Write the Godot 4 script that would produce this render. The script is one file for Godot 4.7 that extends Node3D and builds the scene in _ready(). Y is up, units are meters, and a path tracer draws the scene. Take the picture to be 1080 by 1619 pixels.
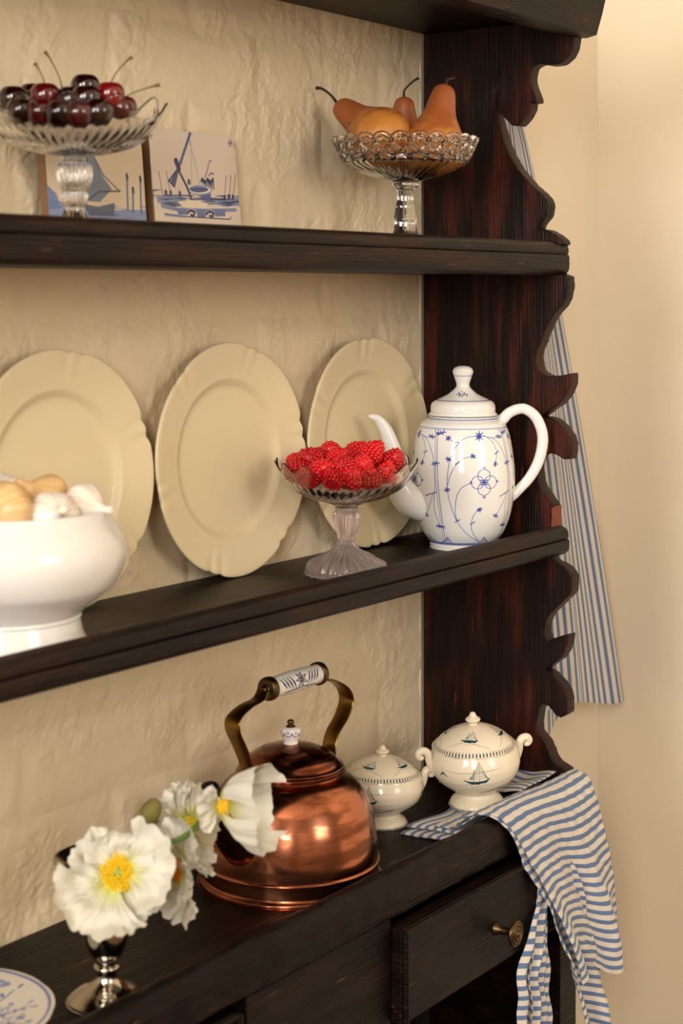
extends Node3D
# A kitchen corner: a dark plate rack on a dresser base against a painted brick wall.
# World axes: x runs along the brick wall, z comes out of it, y is up. The rack's right side panel stands at x = 0.

class Geo:
	var v := PackedVector3Array()
	var uv := PackedVector2Array()
	var ix := PackedInt32Array()
	var col := PackedColorArray()
	var merges: Array = []
	var hard := false

	func quad(a: int, b: int, c: int, d: int) -> void:
		ix.append_array(PackedInt32Array([a, b, c, a, c, d]))

	func grid(nu: int, nv: int, f: Callable, wrap := false, tint = null) -> void:
		# f(u, v) gives a point; u runs along a row, v from row to row
		var b := v.size()
		for j in nv + 1:
			for i in nu + 1:
				var u := float(i) / nu
				var w := float(j) / nv
				v.append(f.call(u, w))
				uv.append(Vector2(u, 1.0 - w))
				if tint != null:
					col.append(tint.call(u, w))
		for j in nv:
			for i in nu:
				var k := b + j * (nu + 1) + i
				quad(k, k + 1, k + nu + 2, k + nu + 1)
		if wrap:
			for j in nv + 1:
				merges.append(PackedInt32Array([b + j * (nu + 1), b + j * (nu + 1) + nu]))

	func lathe(prof: Array, seg: int, mod = null, y_lo = null, y_hi = null) -> void:
		# prof: points (radius, height); a point given twice makes a crease. mod(angle, row, point) may bend the point
		var b := v.size()
		var lo := 1e9
		var hi := -1e9
		for p in prof:
			lo = minf(lo, p.y)
			hi = maxf(hi, p.y)
		if y_lo != null:
			lo = y_lo
			hi = y_hi
		for j in prof.size():
			var p: Vector2 = prof[j]
			for i in seg + 1:
				var a := TAU * i / seg
				var q := Vector3(p.x, p.y, 0)
				if mod != null and p.x > 0.0:
					q = mod.call(a, j, p)
				v.append(Vector3(q.x * cos(a), q.y, q.x * sin(a)))
				uv.append(Vector2(float(i) / seg, 1.0 - (p.y - lo) / maxf(hi - lo, 1e-6)))
		for j in prof.size() - 1:
			if prof[j].is_equal_approx(prof[j + 1]):
				continue
			for i in seg:
				var k := b + j * (seg + 1) + i
				quad(k, k + 1, k + seg + 2, k + seg + 1)
		for j in prof.size():
			if prof[j].x <= 1e-7:
				var all := PackedInt32Array()
				for i in seg + 1:
					all.append(b + j * (seg + 1) + i)
				merges.append(all)
			else:
				merges.append(PackedInt32Array([b + j * (seg + 1), b + j * (seg + 1) + seg]))

	func tube(path: Array, radii: Array, seg := 12, flat := 1.0, across := Vector3.ZERO) -> void:
		# a swept round (or flattened) bar with domed ends
		var b := v.size()
		var n := path.size()
		var side := across
		if side == Vector3.ZERO:
			var t0: Vector3 = (path[1] - path[0]).normalized()
			side = t0.cross(Vector3.UP)
			if side.length() < 0.1:
				side = t0.cross(Vector3.RIGHT)
		var rows: Array = []
		for j in n:
			var t: Vector3 = (path[mini(j + 1, n - 1)] - path[maxi(j - 1, 0)]).normalized()
			side = (side - t * side.dot(t)).normalized()
			var up := side.cross(t).normalized()
			var r: float = radii[j] if j < radii.size() else radii[-1]
			if j == 0:
				rows.append([path[0] - t * r * flat * 0.0, side, up, 0.0])
				rows.append([path[0], side, up, r * 0.8])
			rows.append([path[j] + (t * r * flat * 0.25 if j == 0 else (-t * r * flat * 0.25 if j == n - 1 else Vector3.ZERO)), side, up, r])
			if j == n - 1:
				rows.append([path[j], side, up, r * 0.8])
				rows.append([path[j], side, up, 0.0])
		for j in rows.size():
			for i in seg + 1:
				var a := TAU * i / seg
				v.append(rows[j][0] + (rows[j][1] * cos(a) + rows[j][2] * sin(a) * flat) * rows[j][3])
				uv.append(Vector2(float(i) / seg, float(j) / rows.size()))
			merges.append(PackedInt32Array([b + j * (seg + 1), b + j * (seg + 1) + seg]))
		for j in rows.size() - 1:
			for i in seg:
				var k := b + j * (seg + 1) + i
				quad(k, k + 1, k + seg + 2, k + seg + 1)

	func prism(poly: PackedVector2Array, depth: float, bev: float, smooth_cos := 0.75) -> void:
		# an outline in x, y drawn out from z = 0 to depth, its two rims chamfered
		if Geometry2D.is_polygon_clockwise(poly):
			poly = poly.duplicate()
			poly.reverse()
		var n := poly.size()
		var nrm := PackedVector2Array()
		for i in n:
			var e: Vector2 = (poly[(i + 1) % n] - poly[i]).normalized()
			nrm.append(Vector2(e.y, -e.x))
		var ins := PackedVector2Array()
		for i in n:
			var m: Vector2 = nrm[i] + nrm[(i + n - 1) % n]
			m = m.normalized() if m.length() > 0.2 else nrm[i]
			ins.append(poly[i] - m * bev / maxf(0.55, m.dot(nrm[i])))
		var tri := Geometry2D.triangulate_polygon(poly)
		for side in 2:
			var b := v.size()
			for p in ins:
				v.append(Vector3(p.x, p.y, depth if side else 0.0))
				uv.append(p)
			for t in range(0, tri.size(), 3):
				ix.append_array(PackedInt32Array([b + tri[t], b + tri[t + 1], b + tri[t + 2]] if side else [b + tri[t], b + tri[t + 2], b + tri[t + 1]]))
		# the wall of the outline: four rings, split where the outline turns sharply
		var zs := [0.0, bev, depth - bev, depth]
		for i in n:
			var k := (i + 1) % n
			var b := v.size()
			for r in 4:
				var pa: Vector2 = ins[i] if r == 0 or r == 3 else poly[i]
				var pb: Vector2 = ins[k] if r == 0 or r == 3 else poly[k]
				v.append(Vector3(pa.x, pa.y, zs[r]))
				v.append(Vector3(pb.x, pb.y, zs[r]))
				uv.append(Vector2(0, zs[r]))
				uv.append(Vector2((pb - pa).length(), zs[r]))
			for r in 3:
				quad(b + r * 2, b + r * 2 + 1, b + r * 2 + 3, b + r * 2 + 2)
			if nrm[i].dot(nrm[(i + n - 1) % n]) > smooth_cos:
				var was := b - 8 if i > 0 else b + 8 * (n - 1)
				for r in 4:
					merges.append(PackedInt32Array([b + r * 2, was + r * 2 + 1]))

	func box(lo: Vector3, hi: Vector3, bev := 0.002) -> void:
		# a box with chamfered edges, every face its own
		var c := (lo + hi) / 2
		var h := (hi - lo) / 2
		bev = minf(bev, minf(h.x, minf(h.y, h.z)) * 0.9)
		for ax in 3:
			for s in [-1.0, 1.0]:
				var n := Vector3.ZERO
				n[ax] = s
				var p := Vector3.ZERO
				p[(ax + 1) % 3] = 1.0
				var q := Vector3.ZERO
				q[(ax + 2) % 3] = 1.0
				face4([c + n * h + (p * (h - Vector3.ONE * bev) + q * (h - Vector3.ONE * bev)), c + n * h + (-p * (h - Vector3.ONE * bev) + q * (h - Vector3.ONE * bev)), c + n * h + (-p * (h - Vector3.ONE * bev) - q * (h - Vector3.ONE * bev)), c + n * h + (p * (h - Vector3.ONE * bev) - q * (h - Vector3.ONE * bev))], n)
		for ax in 3:
			var d := Vector3.ZERO
			d[ax] = h[ax] - bev
			for s in [-1.0, 1.0]:
				for t in [-1.0, 1.0]:
					var p := Vector3.ZERO
					p[(ax + 1) % 3] = s
					var q := Vector3.ZERO
					q[(ax + 2) % 3] = t
					var e1 := c + p * h + q * (h - Vector3.ONE * bev)
					var e2 := c + q * h + p * (h - Vector3.ONE * bev)
					face4([e1 + d, e1 - d, e2 - d, e2 + d], (p + q).normalized())
		for sx in [-1.0, 1.0]:
			for sy in [-1.0, 1.0]:
				for sz in [-1.0, 1.0]:
					var s := Vector3(sx, sy, sz)
					var b := v.size()
					for ax in 3:
						var k := s * (h - Vector3.ONE * bev)
						k[ax] = s[ax] * h[ax]
						v.append(c + k)
						uv.append(Vector2.ZERO)
					var nn := (v[b + 1] - v[b]).cross(v[b + 2] - v[b])
					ix.append_array(PackedInt32Array([b, b + 1, b + 2] if nn.dot(s) > 0 else [b, b + 2, b + 1]))

	func face4(p: Array, n: Vector3) -> void:
		var b := v.size()
		for k in p:
			v.append(k)
			uv.append(Vector2(k.x + k.z, k.y))
		if (p[1] - p[0]).cross(p[2] - p[0]).dot(n) > 0:
			quad(b, b + 1, b + 2, b + 3)
		else:
			quad(b, b + 3, b + 2, b + 1)

	func ball(c: Vector3, r: Vector3, seg := 8, rings := 6) -> void:
		var prof: Array = []
		for j in rings + 1:
			var t := PI * j / rings - PI / 2
			prof.append(Vector2(maxf(0.0, cos(t)) if j > 0 and j < rings else 0.0, sin(t)))
		var at := v.size()
		lathe(prof, seg)
		for i in range(at, v.size()):
			v[i] = c + v[i] * r

	func move(t: Transform3D, from := 0) -> void:
		for i in range(from, v.size()):
			v[i] = t * v[i]

	func volume() -> float:
		var s := 0.0
		for t in range(0, ix.size(), 3):
			s += v[ix[t]].dot(v[ix[t + 1]].cross(v[ix[t + 2]]))
		return s

	func mesh(towards := Vector3.ZERO) -> ArrayMesh:
		# faces are turned outward (closed shapes) or towards a given way (open sheets), then normals are summed
		var flip := volume() < 0.0
		if towards != Vector3.ZERO:
			var s := 0.0
			for t in range(0, ix.size(), 3):
				s += (v[ix[t + 1]] - v[ix[t]]).cross(v[ix[t + 2]] - v[ix[t]]).dot(towards)
			flip = s < 0.0
		var nrm := PackedVector3Array()
		nrm.resize(v.size())
		var o := PackedInt32Array()
		o.resize(ix.size())
		for t in range(0, ix.size(), 3):
			var a := ix[t]
			var b := ix[t + 2] if flip else ix[t + 1]
			var c := ix[t + 1] if flip else ix[t + 2]
			var n := (v[b] - v[a]).cross(v[c] - v[a])
			nrm[a] += n
			nrm[b] += n
			nrm[c] += n
			o[t] = a
			o[t + 1] = c
			o[t + 2] = b
		for m in merges:
			var s := Vector3.ZERO
			for i in m:
				s += nrm[i]
			for i in m:
				nrm[i] = s
		for i in nrm.size():
			nrm[i] = nrm[i].normalized() if nrm[i].length_squared() > 0.0 else Vector3.UP
		var arr := []
		arr.resize(Mesh.ARRAY_MAX)
		arr[Mesh.ARRAY_VERTEX] = v
		arr[Mesh.ARRAY_NORMAL] = nrm
		arr[Mesh.ARRAY_TEX_UV] = uv
		if col.size() == v.size():
			arr[Mesh.ARRAY_COLOR] = col
		arr[Mesh.ARRAY_INDEX] = o
		var am := ArrayMesh.new()
		am.add_surface_from_arrays(Mesh.PRIMITIVE_TRIANGLES, arr)
		return am


class Brush:
	# draws soft round strokes into a picture: the painted decoration of the china
	var im: Image
	var w := 0
	var h := 0

	func _init(ww: int, hh: int, c: Color) -> void:
		w = ww
		h = hh
		im = Image.create(w, h, false, Image.FORMAT_RGB8)
		im.fill(c)

	func line(a: Vector2, b: Vector2, ra: float, rb: float, c: Color, alpha := 1.0) -> void:
		var r := maxf(ra, rb) + 1.0
		var d := b - a
		var l2 := maxf(d.length_squared(), 1e-6)
		for y in range(maxi(0, int(minf(a.y, b.y) - r)), mini(h, int(maxf(a.y, b.y) + r) + 2)):
			for x in range(int(minf(a.x, b.x) - r), int(maxf(a.x, b.x) + r) + 2):
				var p := Vector2(x, y)
				var t := clampf((p - a).dot(d) / l2, 0.0, 1.0)
				var k := clampf(lerpf(ra, rb, t) + 0.5 - (p - a - d * t).length(), 0.0, 1.0) * alpha
				if k > 0.0:
					var xx := posmod(x, w)
					im.set_pixel(xx, y, im.get_pixel(xx, y).lerp(c, k))

	func path(pts: Array, r: float, c: Color, alpha := 1.0, taper := false) -> void:
		for i in pts.size() - 1:
			var k0 := 1.0 - 0.7 * absf(2.0 * i / (pts.size() - 1) - 1.0) if taper else 1.0
			var k1 := 1.0 - 0.7 * absf(2.0 * (i + 1) / (pts.size() - 1) - 1.0) if taper else 1.0
			line(pts[i], pts[i + 1], r * k0, r * k1, c, alpha)

	func fill(poly: PackedVector2Array, c: Color, alpha := 1.0) -> void:
		var lo := poly[0]
		var hi := poly[0]
		for p in poly:
			lo = lo.min(p)
			hi = hi.max(p)
		for y in range(maxi(0, int(lo.y)), mini(h, int(hi.y) + 1)):
			for x in range(int(lo.x), int(hi.x) + 1):
				if Geometry2D.is_point_in_polygon(Vector2(x + 0.5, y + 0.5), poly):
					var xx := posmod(x, w)
					im.set_pixel(xx, y, im.get_pixel(xx, y).lerp(c, alpha))

	func tex() -> ImageTexture:
		return ImageTexture.create_from_image(im)


var rng := RandomNumberGenerator.new()
var taken := {}
var M := {}
var lump := FastNoiseLite.new()


# ---------------------------------------------------------------- small helpers

func numbered(called: String) -> String:
	var n: int = taken.get(called, 0)
	taken[called] = n + 1
	return called if n == 0 else "%s_%03d" % [called, n]


func thing(called: String, label: String, category: String, at := Vector3.ZERO, group := "") -> Node3D:
	var o := Node3D.new()
	o.name = numbered(called)
	add_child(o, true)
	o.position = at
	tag(o, label, category, group)
	return o


func tag(o: Node3D, label: String, category := "", group := "") -> void:
	o.set_meta("label", label)
	if category:
		o.set_meta("category", category)
	if group:
		o.set_meta("group", group)


func part(called: String, mesh: Mesh, m: Material, parent: Node, label := "") -> MeshInstance3D:
	var o := MeshInstance3D.new()
	o.name = called
	o.mesh = mesh
	o.material_override = m
	parent.add_child(o, true)
	if label:
		o.set_meta("label", label)
	return o


func struct(called: String, mesh: Mesh, m: Material, label: String) -> MeshInstance3D:
	var o := part(called, mesh, m, self, label)
	o.set_meta("kind", "structure")
	return o


func copy_of(src: Node3D, label: String, at: Vector3, turn := Vector3.ZERO, grow := 1.0) -> Node3D:
	var o: Node3D = src.duplicate()
	o.name = numbered(String(src.get_meta("kind_name")))
	add_child(o, true)
	o.transform = Transform3D(Basis.from_euler(turn).scaled(Vector3.ONE * grow), at)
	o.set_meta("label", label)
	return o


func mat(c: Color, rough := 0.5, metal := 0.0) -> StandardMaterial3D:
	var m := StandardMaterial3D.new()
	m.albedo_color = c
	m.roughness = rough
	m.metallic = metal
	return m


func sm(pts: Array, n := 6) -> Array:
	# a smooth curve through 2-D points given as [x, y]; a point given twice stays a corner
	var p: Array = []
	for q in pts:
		p.append(q if q is Vector2 else Vector2(q[0], q[1]))
	var out: Array = []
	var k := p.size()
	for i in k - 1:
		var a: Vector2 = p[i]
		var b: Vector2 = p[i + 1]
		if a.is_equal_approx(b):
			out.append(a)
			continue
		var pre: Vector2 = p[i - 1] if i > 0 and not p[i - 1].is_equal_approx(a) else a * 2 - b
		var post: Vector2 = p[i + 2] if i + 2 < k and not p[i + 2].is_equal_approx(b) else b * 2 - a
		for j in n:
			out.append(a.cubic_interpolate(b, pre, post, float(j) / n))
	out.append(p[k - 1])
	for i in out.size():
		out[i].x = maxf(out[i].x, 0.0)
	return out


func sm3(pts: Array, n := 6) -> Array:
	var out: Array = []
	var k := pts.size()
	for i in k - 1:
		var a: Vector3 = pts[i]
		var b: Vector3 = pts[i + 1]
		var pre: Vector3 = pts[i - 1] if i > 0 else a * 2 - b
		var post: Vector3 = pts[i + 2] if i + 2 < k else b * 2 - a
		for j in n:
			out.append(a.cubic_interpolate(b, pre, post, float(j) / n))
	out.append(pts[k - 1])
	return out


func ramp(vals: Array, n: int) -> Array:
	# n values spread evenly over a few given ones
	var out: Array = []
	for i in n:
		var t := float(i) / (n - 1) * (vals.size() - 1)
		var k := mini(int(t), vals.size() - 2)
		out.append(lerpf(vals[k], vals[k + 1], t - k))
	return out


func vs(pts: Array, k: float) -> Array:
	var out: Array = []
	for q in pts:
		out.append([q[0] * k, q[1] * k])
	return out


func px(pts: Array) -> Array:
	var out: Array = []
	for q in pts:
		out.append(Vector2(q[0], q[1]))
	return out


func noise(seed_: int, freq: float, oct := 3) -> FastNoiseLite:
	var n := FastNoiseLite.new()
	n.seed = seed_
	n.noise_type = FastNoiseLite.TYPE_SIMPLEX_SMOOTH
	n.frequency = freq
	n.fractal_octaves = oct
	return n


func grey(seed_: int, freq: float, w: int, h: int, oct := 3, to_w := 512, to_h := 512) -> PackedByteArray:
	var im := noise(seed_, freq, oct).get_seamless_image(w, h)
	im.convert(Image.FORMAT_L8)
	im.resize(to_w, to_h, Image.INTERPOLATE_CUBIC)
	return im.get_data()


func wood(seed_: int, dark: Color, mid: Color, light: Color, worn: Color, upright: bool, rough: float, spec := 0.5) -> StandardMaterial3D:
	# old stained pine: long streaks, blotches where the stain has gone, a fine open grain
	var a := grey(seed_, 0.02, 48, 512, 4)
	var b := grey(seed_ + 1, 0.16, 40, 512, 2)
	var c := grey(seed_ + 2, 0.012, 256, 512, 4)
	var d := grey(seed_ + 3, 0.09, 128, 512, 2)
	var im := Image.create(512, 512, false, Image.FORMAT_RGB8)
	var bump := Image.create(512, 512, false, Image.FORMAT_L8)
	for y in 512:
		for x in 512:
			var k := y * 512 + x
			var t := a[k] / 255.0
			var f := b[k] / 255.0
			var q := c[k] / 255.0
			var col := dark.lerp(mid, smoothstep(0.25, 0.7, q * 0.65 + t * 0.35))
			col = col.lerp(light, smoothstep(0.42, 0.85, q) * (0.7 + 0.3 * t))
			col = col.darkened(0.3 * smoothstep(0.52, 0.75, f))
			if d[k] > 208 and q > 0.36:
				col = col.lerp(worn, clampf((d[k] - 208) / 30.0, 0.0, 1.0))
			im.set_pixel(x, y, col)
			bump.set_pixel(x, y, Color.from_hsv(0, 0, clampf(0.5 - (b[k] / 255.0 - 0.5) * 0.8 + (a[k] / 255.0 - 0.5) * 0.4, 0, 1)))
	if upright:
		im.rotate_90(CLOCKWISE)
		bump.rotate_90(CLOCKWISE)
	var m := mat(Color.WHITE, rough)
	m.albedo_texture = ImageTexture.create_from_image(im)
	m.heightmap_enabled = true
	m.heightmap_texture = ImageTexture.create_from_image(bump)
	m.heightmap_scale = 0.07 if upright else 0.1
	m.metallic_specular = spec
	m.uv1_triplanar = true
	m.uv1_scale = Vector3(4.5, 1.4, 4.5) if upright else Vector3(1.4, 4.5, 4.5)
	return m


# ---------------------------------------------------------------- the whole place

func _ready() -> void:
	rng.seed = 7
	# camera
	var cam := Camera3D.new()
	cam.name = "camera"
	cam.transform = Transform3D(Basis.looking_at(Vector3(0.80882, 0, -0.58806)), Vector3(-1.69233, 1.482, 1.1087))
	cam.projection = Camera3D.PROJECTION_FRUSTUM
	cam.keep_aspect = Camera3D.KEEP_HEIGHT
	var lens := CameraAttributesPhysical.new()
	lens.frustum_focal_length = 58.0
	lens.frustum_focus_distance = 1.86
	lens.exposure_aperture = 7.0
	cam.attributes = lens
	cam.near = 0.05
	cam.far = 50.0
	cam.size = 0.05 * 1619.0 / 2627.0
	cam.frustum_offset = Vector2(0, -0.05 * 346.5 / 2627.0)
	add_child(cam)
	cam.current = true
	# sky, exposure
	var env := Environment.new()
	env.background_mode = Environment.BG_SKY
	var sky := Sky.new()
	var psm := ProceduralSkyMaterial.new()
	psm.sky_top_color = Color(0.45, 0.6, 0.85)
	psm.sky_horizon_color = Color(0.85, 0.88, 0.92)
	psm.ground_bottom_color = Color(0.35, 0.34, 0.3)
	psm.ground_horizon_color = Color(0.6, 0.6, 0.58)
	sky.sky_material = psm
	env.sky = sky
	env.tonemap_mode = Environment.TONE_MAPPER_LINEAR
	env.tonemap_exposure = 1.06
	env.sdfgi_enabled = true
	env.ssao_enabled = true
	env.ssil_enabled = true
	var we := WorldEnvironment.new()
	we.name = "world_environment"
	we.environment = env
	add_child(we)
	# daylight through the two tall windows of the left wall and the one behind the camera
	window_light("window_light", Vector3(-3.56, 2.15, 0.55), Vector3.RIGHT, Vector2(0.66, 1.36), 7.2, Color(1.0, 0.975, 0.94))
	window_light("window_light", Vector3(-3.56, 2.15, 2.0), Vector3.RIGHT, Vector2(0.66, 1.36), 7.2, Color(1.0, 0.975, 0.94))
	window_light("window_light", Vector3(-0.9, 2.1, 3.16), Vector3.FORWARD, Vector2(0.9, 1.2), 2.4, Color(1.0, 0.975, 0.94))
	lump = noise(3, 1.0, 1)
	make_materials()
	build_room()
	build_rack()
	build_base()
	build_plates()
	build_tiles()
	build_garlic_bowl()
	build_coffee_pot()
	build_kettle()
	build_pear_stand()
	build_raspberry_stand()
	build_cherry_stand()
	build_tureens()
	build_vase_and_poppies()
	build_saucer()
	build_draped_towel()
	build_hanging_towel()


func window_light(called: String, at: Vector3, way: Vector3, size: Vector2, energy: float, c: Color) -> void:
	var l := AreaLight3D.new()
	l.name = numbered(called)
	l.area_size = size
	l.light_energy = energy
	l.light_color = c
	l.area_range = 12.0
	l.shadow_enabled = true
	l.transform = Transform3D(Basis.looking_at(way), at)
	add_child(l)


func make_materials() -> void:
	M.rack_flat = wood(11, Color(0.075, 0.05, 0.042), Color(0.125, 0.078, 0.06), Color(0.19, 0.1, 0.07), Color(0.36, 0.19, 0.11), false, 0.42, 0.27)
	M.rack_upright = wood(31, Color(0.085, 0.042, 0.034), Color(0.16, 0.07, 0.052), Color(0.29, 0.11, 0.072), Color(0.45, 0.18, 0.1), true, 0.46, 0.3)
	M.base_wood = wood(51, Color(0.05, 0.03, 0.026), Color(0.085, 0.05, 0.04), Color(0.135, 0.07, 0.05), Color(0.5, 0.28, 0.15), false, 0.42, 0.25)
	M.paint = mat(Color(0.88, 0.8, 0.665), 0.5)
	M.paint.heightmap_enabled = true
	M.paint.uv1_triplanar = true
	M.paint.uv1_scale = Vector3(5, 5, 5)
	var pa := grey(71, 0.02, 512, 512, 5)
	var im := Image.create_from_data(512, 512, false, Image.FORMAT_L8, pa)
	M.paint.heightmap_texture = ImageTexture.create_from_image(im)
	M.paint.heightmap_scale = 0.05
	M.plaster = mat(Color(0.885, 0.83, 0.735), 0.6)
	M.plaster.heightmap_enabled = true
	M.plaster.uv1_triplanar = true
	M.plaster.uv1_scale = Vector3(2, 2, 2)
	M.plaster.heightmap_texture = M.paint.heightmap_texture
	M.plaster.heightmap_scale = 0.03
	M.glass = mat(Color(1, 1, 1, 0.0), 0.03)
	M.glass.transparency = BaseMaterial3D.TRANSPARENCY_ALPHA
	M.glass.refraction_enabled = true
	M.glass.refraction_scale = 0.05
	M.rose_glass = mat(Color(0.985, 0.95, 0.945, 0.0), 0.03)
	M.rose_glass.transparency = BaseMaterial3D.TRANSPARENCY_ALPHA
	M.rose_glass.refraction_enabled = true
	M.rose_glass.refraction_scale = 0.05
	M.pressed_glass = M.rose_glass.duplicate()
	M.pressed_glass.albedo_color = Color(0.93, 0.86, 0.83, 0.2)
	M.cream = mat(Color(0.885, 0.81, 0.655), 0.3)
	M.white_china = mat(Color(0.85, 0.838, 0.815), 0.12)
	M.copper = mat(Color(0.83, 0.5, 0.36), 0.2, 1.0)
	var ca := grey(81, 0.02, 256, 256, 5)
	var cb := grey(82, 0.05, 256, 256, 3)
	var ci := Image.create(512, 512, false, Image.FORMAT_RGB8)
	var cr := Image.create(512, 512, false, Image.FORMAT_L8)
	for y in 512:
		for x in 512:
			var t := ca[y * 512 + x] / 255.0
			var u := cb[y * 512 + x] / 255.0
			var c := Color(0.5, 0.3, 0.21).lerp(Color(0.71, 0.45, 0.33), smoothstep(0.3, 0.65, t))
			if u > 0.86 and t < 0.4:
				c = c.lerp(Color(0.36, 0.37, 0.3), 0.8 * (u - 0.86) / 0.14)
			ci.set_pixel(x, y, c)
			cr.set_pixel(x, y, Color.from_hsv(0, 0, 0.17 + 0.13 * smoothstep(0.65, 0.25, t)))
	M.copper.albedo_color = Color.WHITE
	M.copper.albedo_texture = ImageTexture.create_from_image(ci)
	M.copper.roughness = 1.0
	M.copper.roughness_texture = ImageTexture.create_from_image(cr)
	M.lid_copper = M.copper.duplicate()
	M.lid_copper.albedo_color = Color(0.8, 0.76, 0.74)
	M.brass = mat(Color(0.56, 0.43, 0.22), 0.3, 1.0)
	M.old_brass = mat(Color(0.36, 0.29, 0.19), 0.38, 1.0)
	M.silver = mat(Color(0.72, 0.69, 0.64), 0.13, 1.0)
	M.dark_metal = mat(Color(0.07, 0.06, 0.06), 0.4, 0.6)
	M.raw_wood = mat(Color(0.46, 0.22, 0.12), 0.7)
	M.void = mat(Color(0.05, 0.035, 0.03), 0.8)
	# blue and white striped cotton: woven threads over soft stripes
	var na := grey(91, 0.2, 512, 512, 2)
	var ti := Image.create(256, 512, false, Image.FORMAT_RGB8)
	var tb := Image.create(256, 512, false, Image.FORMAT_L8)
	for y in 512:
		var s := fmod(y / 512.0 * 8.0, 1.0)
		var k := smoothstep(0.0, 0.05, s) * smoothstep(0.5, 0.45, s)
		for x in 256:
			var g := na[y * 512 + x] / 255.0
			var warp := (0.5 + 0.5 * sin(x * PI / 2)) * (0.5 + 0.5 * sin(y * PI / 2))
			var c := Color(0.86, 0.82, 0.76).lerp(Color(0.27, 0.39, 0.58), clampf(k * (0.78 + 0.45 * (g - 0.4)), 0, 1))
			ti.set_pixel(x, y, c.darkened(0.1 * (1.0 - warp)))
			tb.set_pixel(x, y, Color.from_hsv(0, 0, 0.3 + 0.5 * warp * g))
	M.stripes = mat(Color.WHITE, 0.9)
	M.stripes.albedo_texture = ImageTexture.create_from_image(ti)
	M.stripes.heightmap_enabled = true
	M.stripes.heightmap_texture = ImageTexture.create_from_image(tb)
	M.stripes.heightmap_scale = 0.02
	M.stripes.rim_enabled = true
	M.stripes.rim = 0.25
	M.stripes.backlight_enabled = true
	M.stripes.backlight = Color(0.2, 0.2, 0.2)


# ---------------------------------------------------------------- room

func brick_height(x: float, y: float) -> float:
	# the face of the painted bricks: pillowed courses, sunk joints, ridges and drips of old paint
	var course := floorf((y - 0.855) / 0.075)
	var shift := 0.1125 if posmod(int(course), 2) == 1 else 0.0
	var fy := (y - 0.855) / 0.075 - course
	var bx := (x + 2.0 + shift) / 0.225
	var fx := bx - floorf(bx)
	var wob := lump.get_noise_2d(x * 14.0, y * 14.0) * 0.006
	var dy := minf(fy, 1.0 - fy) * 0.075 + wob
	var dx := minf(fx, 1.0 - fx) * 0.225 + wob
	var e := minf(smoothstep(-0.002, 0.02, dy), smoothstep(-0.002, 0.018, dx))
	var own := lump.get_noise_2d(floorf(bx) * 17.3 + 50.0, course * 31.7)
	var tilt := lump.get_noise_2d(floorf(bx) * 11.1 - 80.0, course * 13.7)
	var h := -0.0030 + e * (0.0022 + own * 0.0012 + tilt * (fy - 0.5) * 0.0016)
	h += lump.get_noise_2d(x * 11.0, y * 11.0) * 0.0008
	h += lump.get_noise_2d(x * 45.0 + 9.0, y * 30.0) * 0.0002
	# flakes and chips under the paint: low plateaus and pits with crisp edges
	var n := lump.get_noise_2d(x * 42.0 + 70.0, y * 26.0) + 0.35 * lump.get_noise_2d(x * 120.0, y * 100.0)
	var where := smoothstep(-0.2, 0.2, lump.get_noise_2d(x * 8.0, y * 8.0 + 33.0))
	h += 0.0008 * where * smoothstep(0.42, 0.46, n) - 0.0008 * where * smoothstep(0.44, 0.48, -n)
	h += lump.get_noise_2d(x * 170.0, y * 150.0) * 0.00012
	return h - 0.002


func slab(lo: Vector3, hi: Vector3, m: Material, called: String, parent: Node) -> MeshInstance3D:
	var g := Geo.new()
	g.box(lo, hi, 0.001)
	return part(called, g.mesh(), m, parent)


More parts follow.
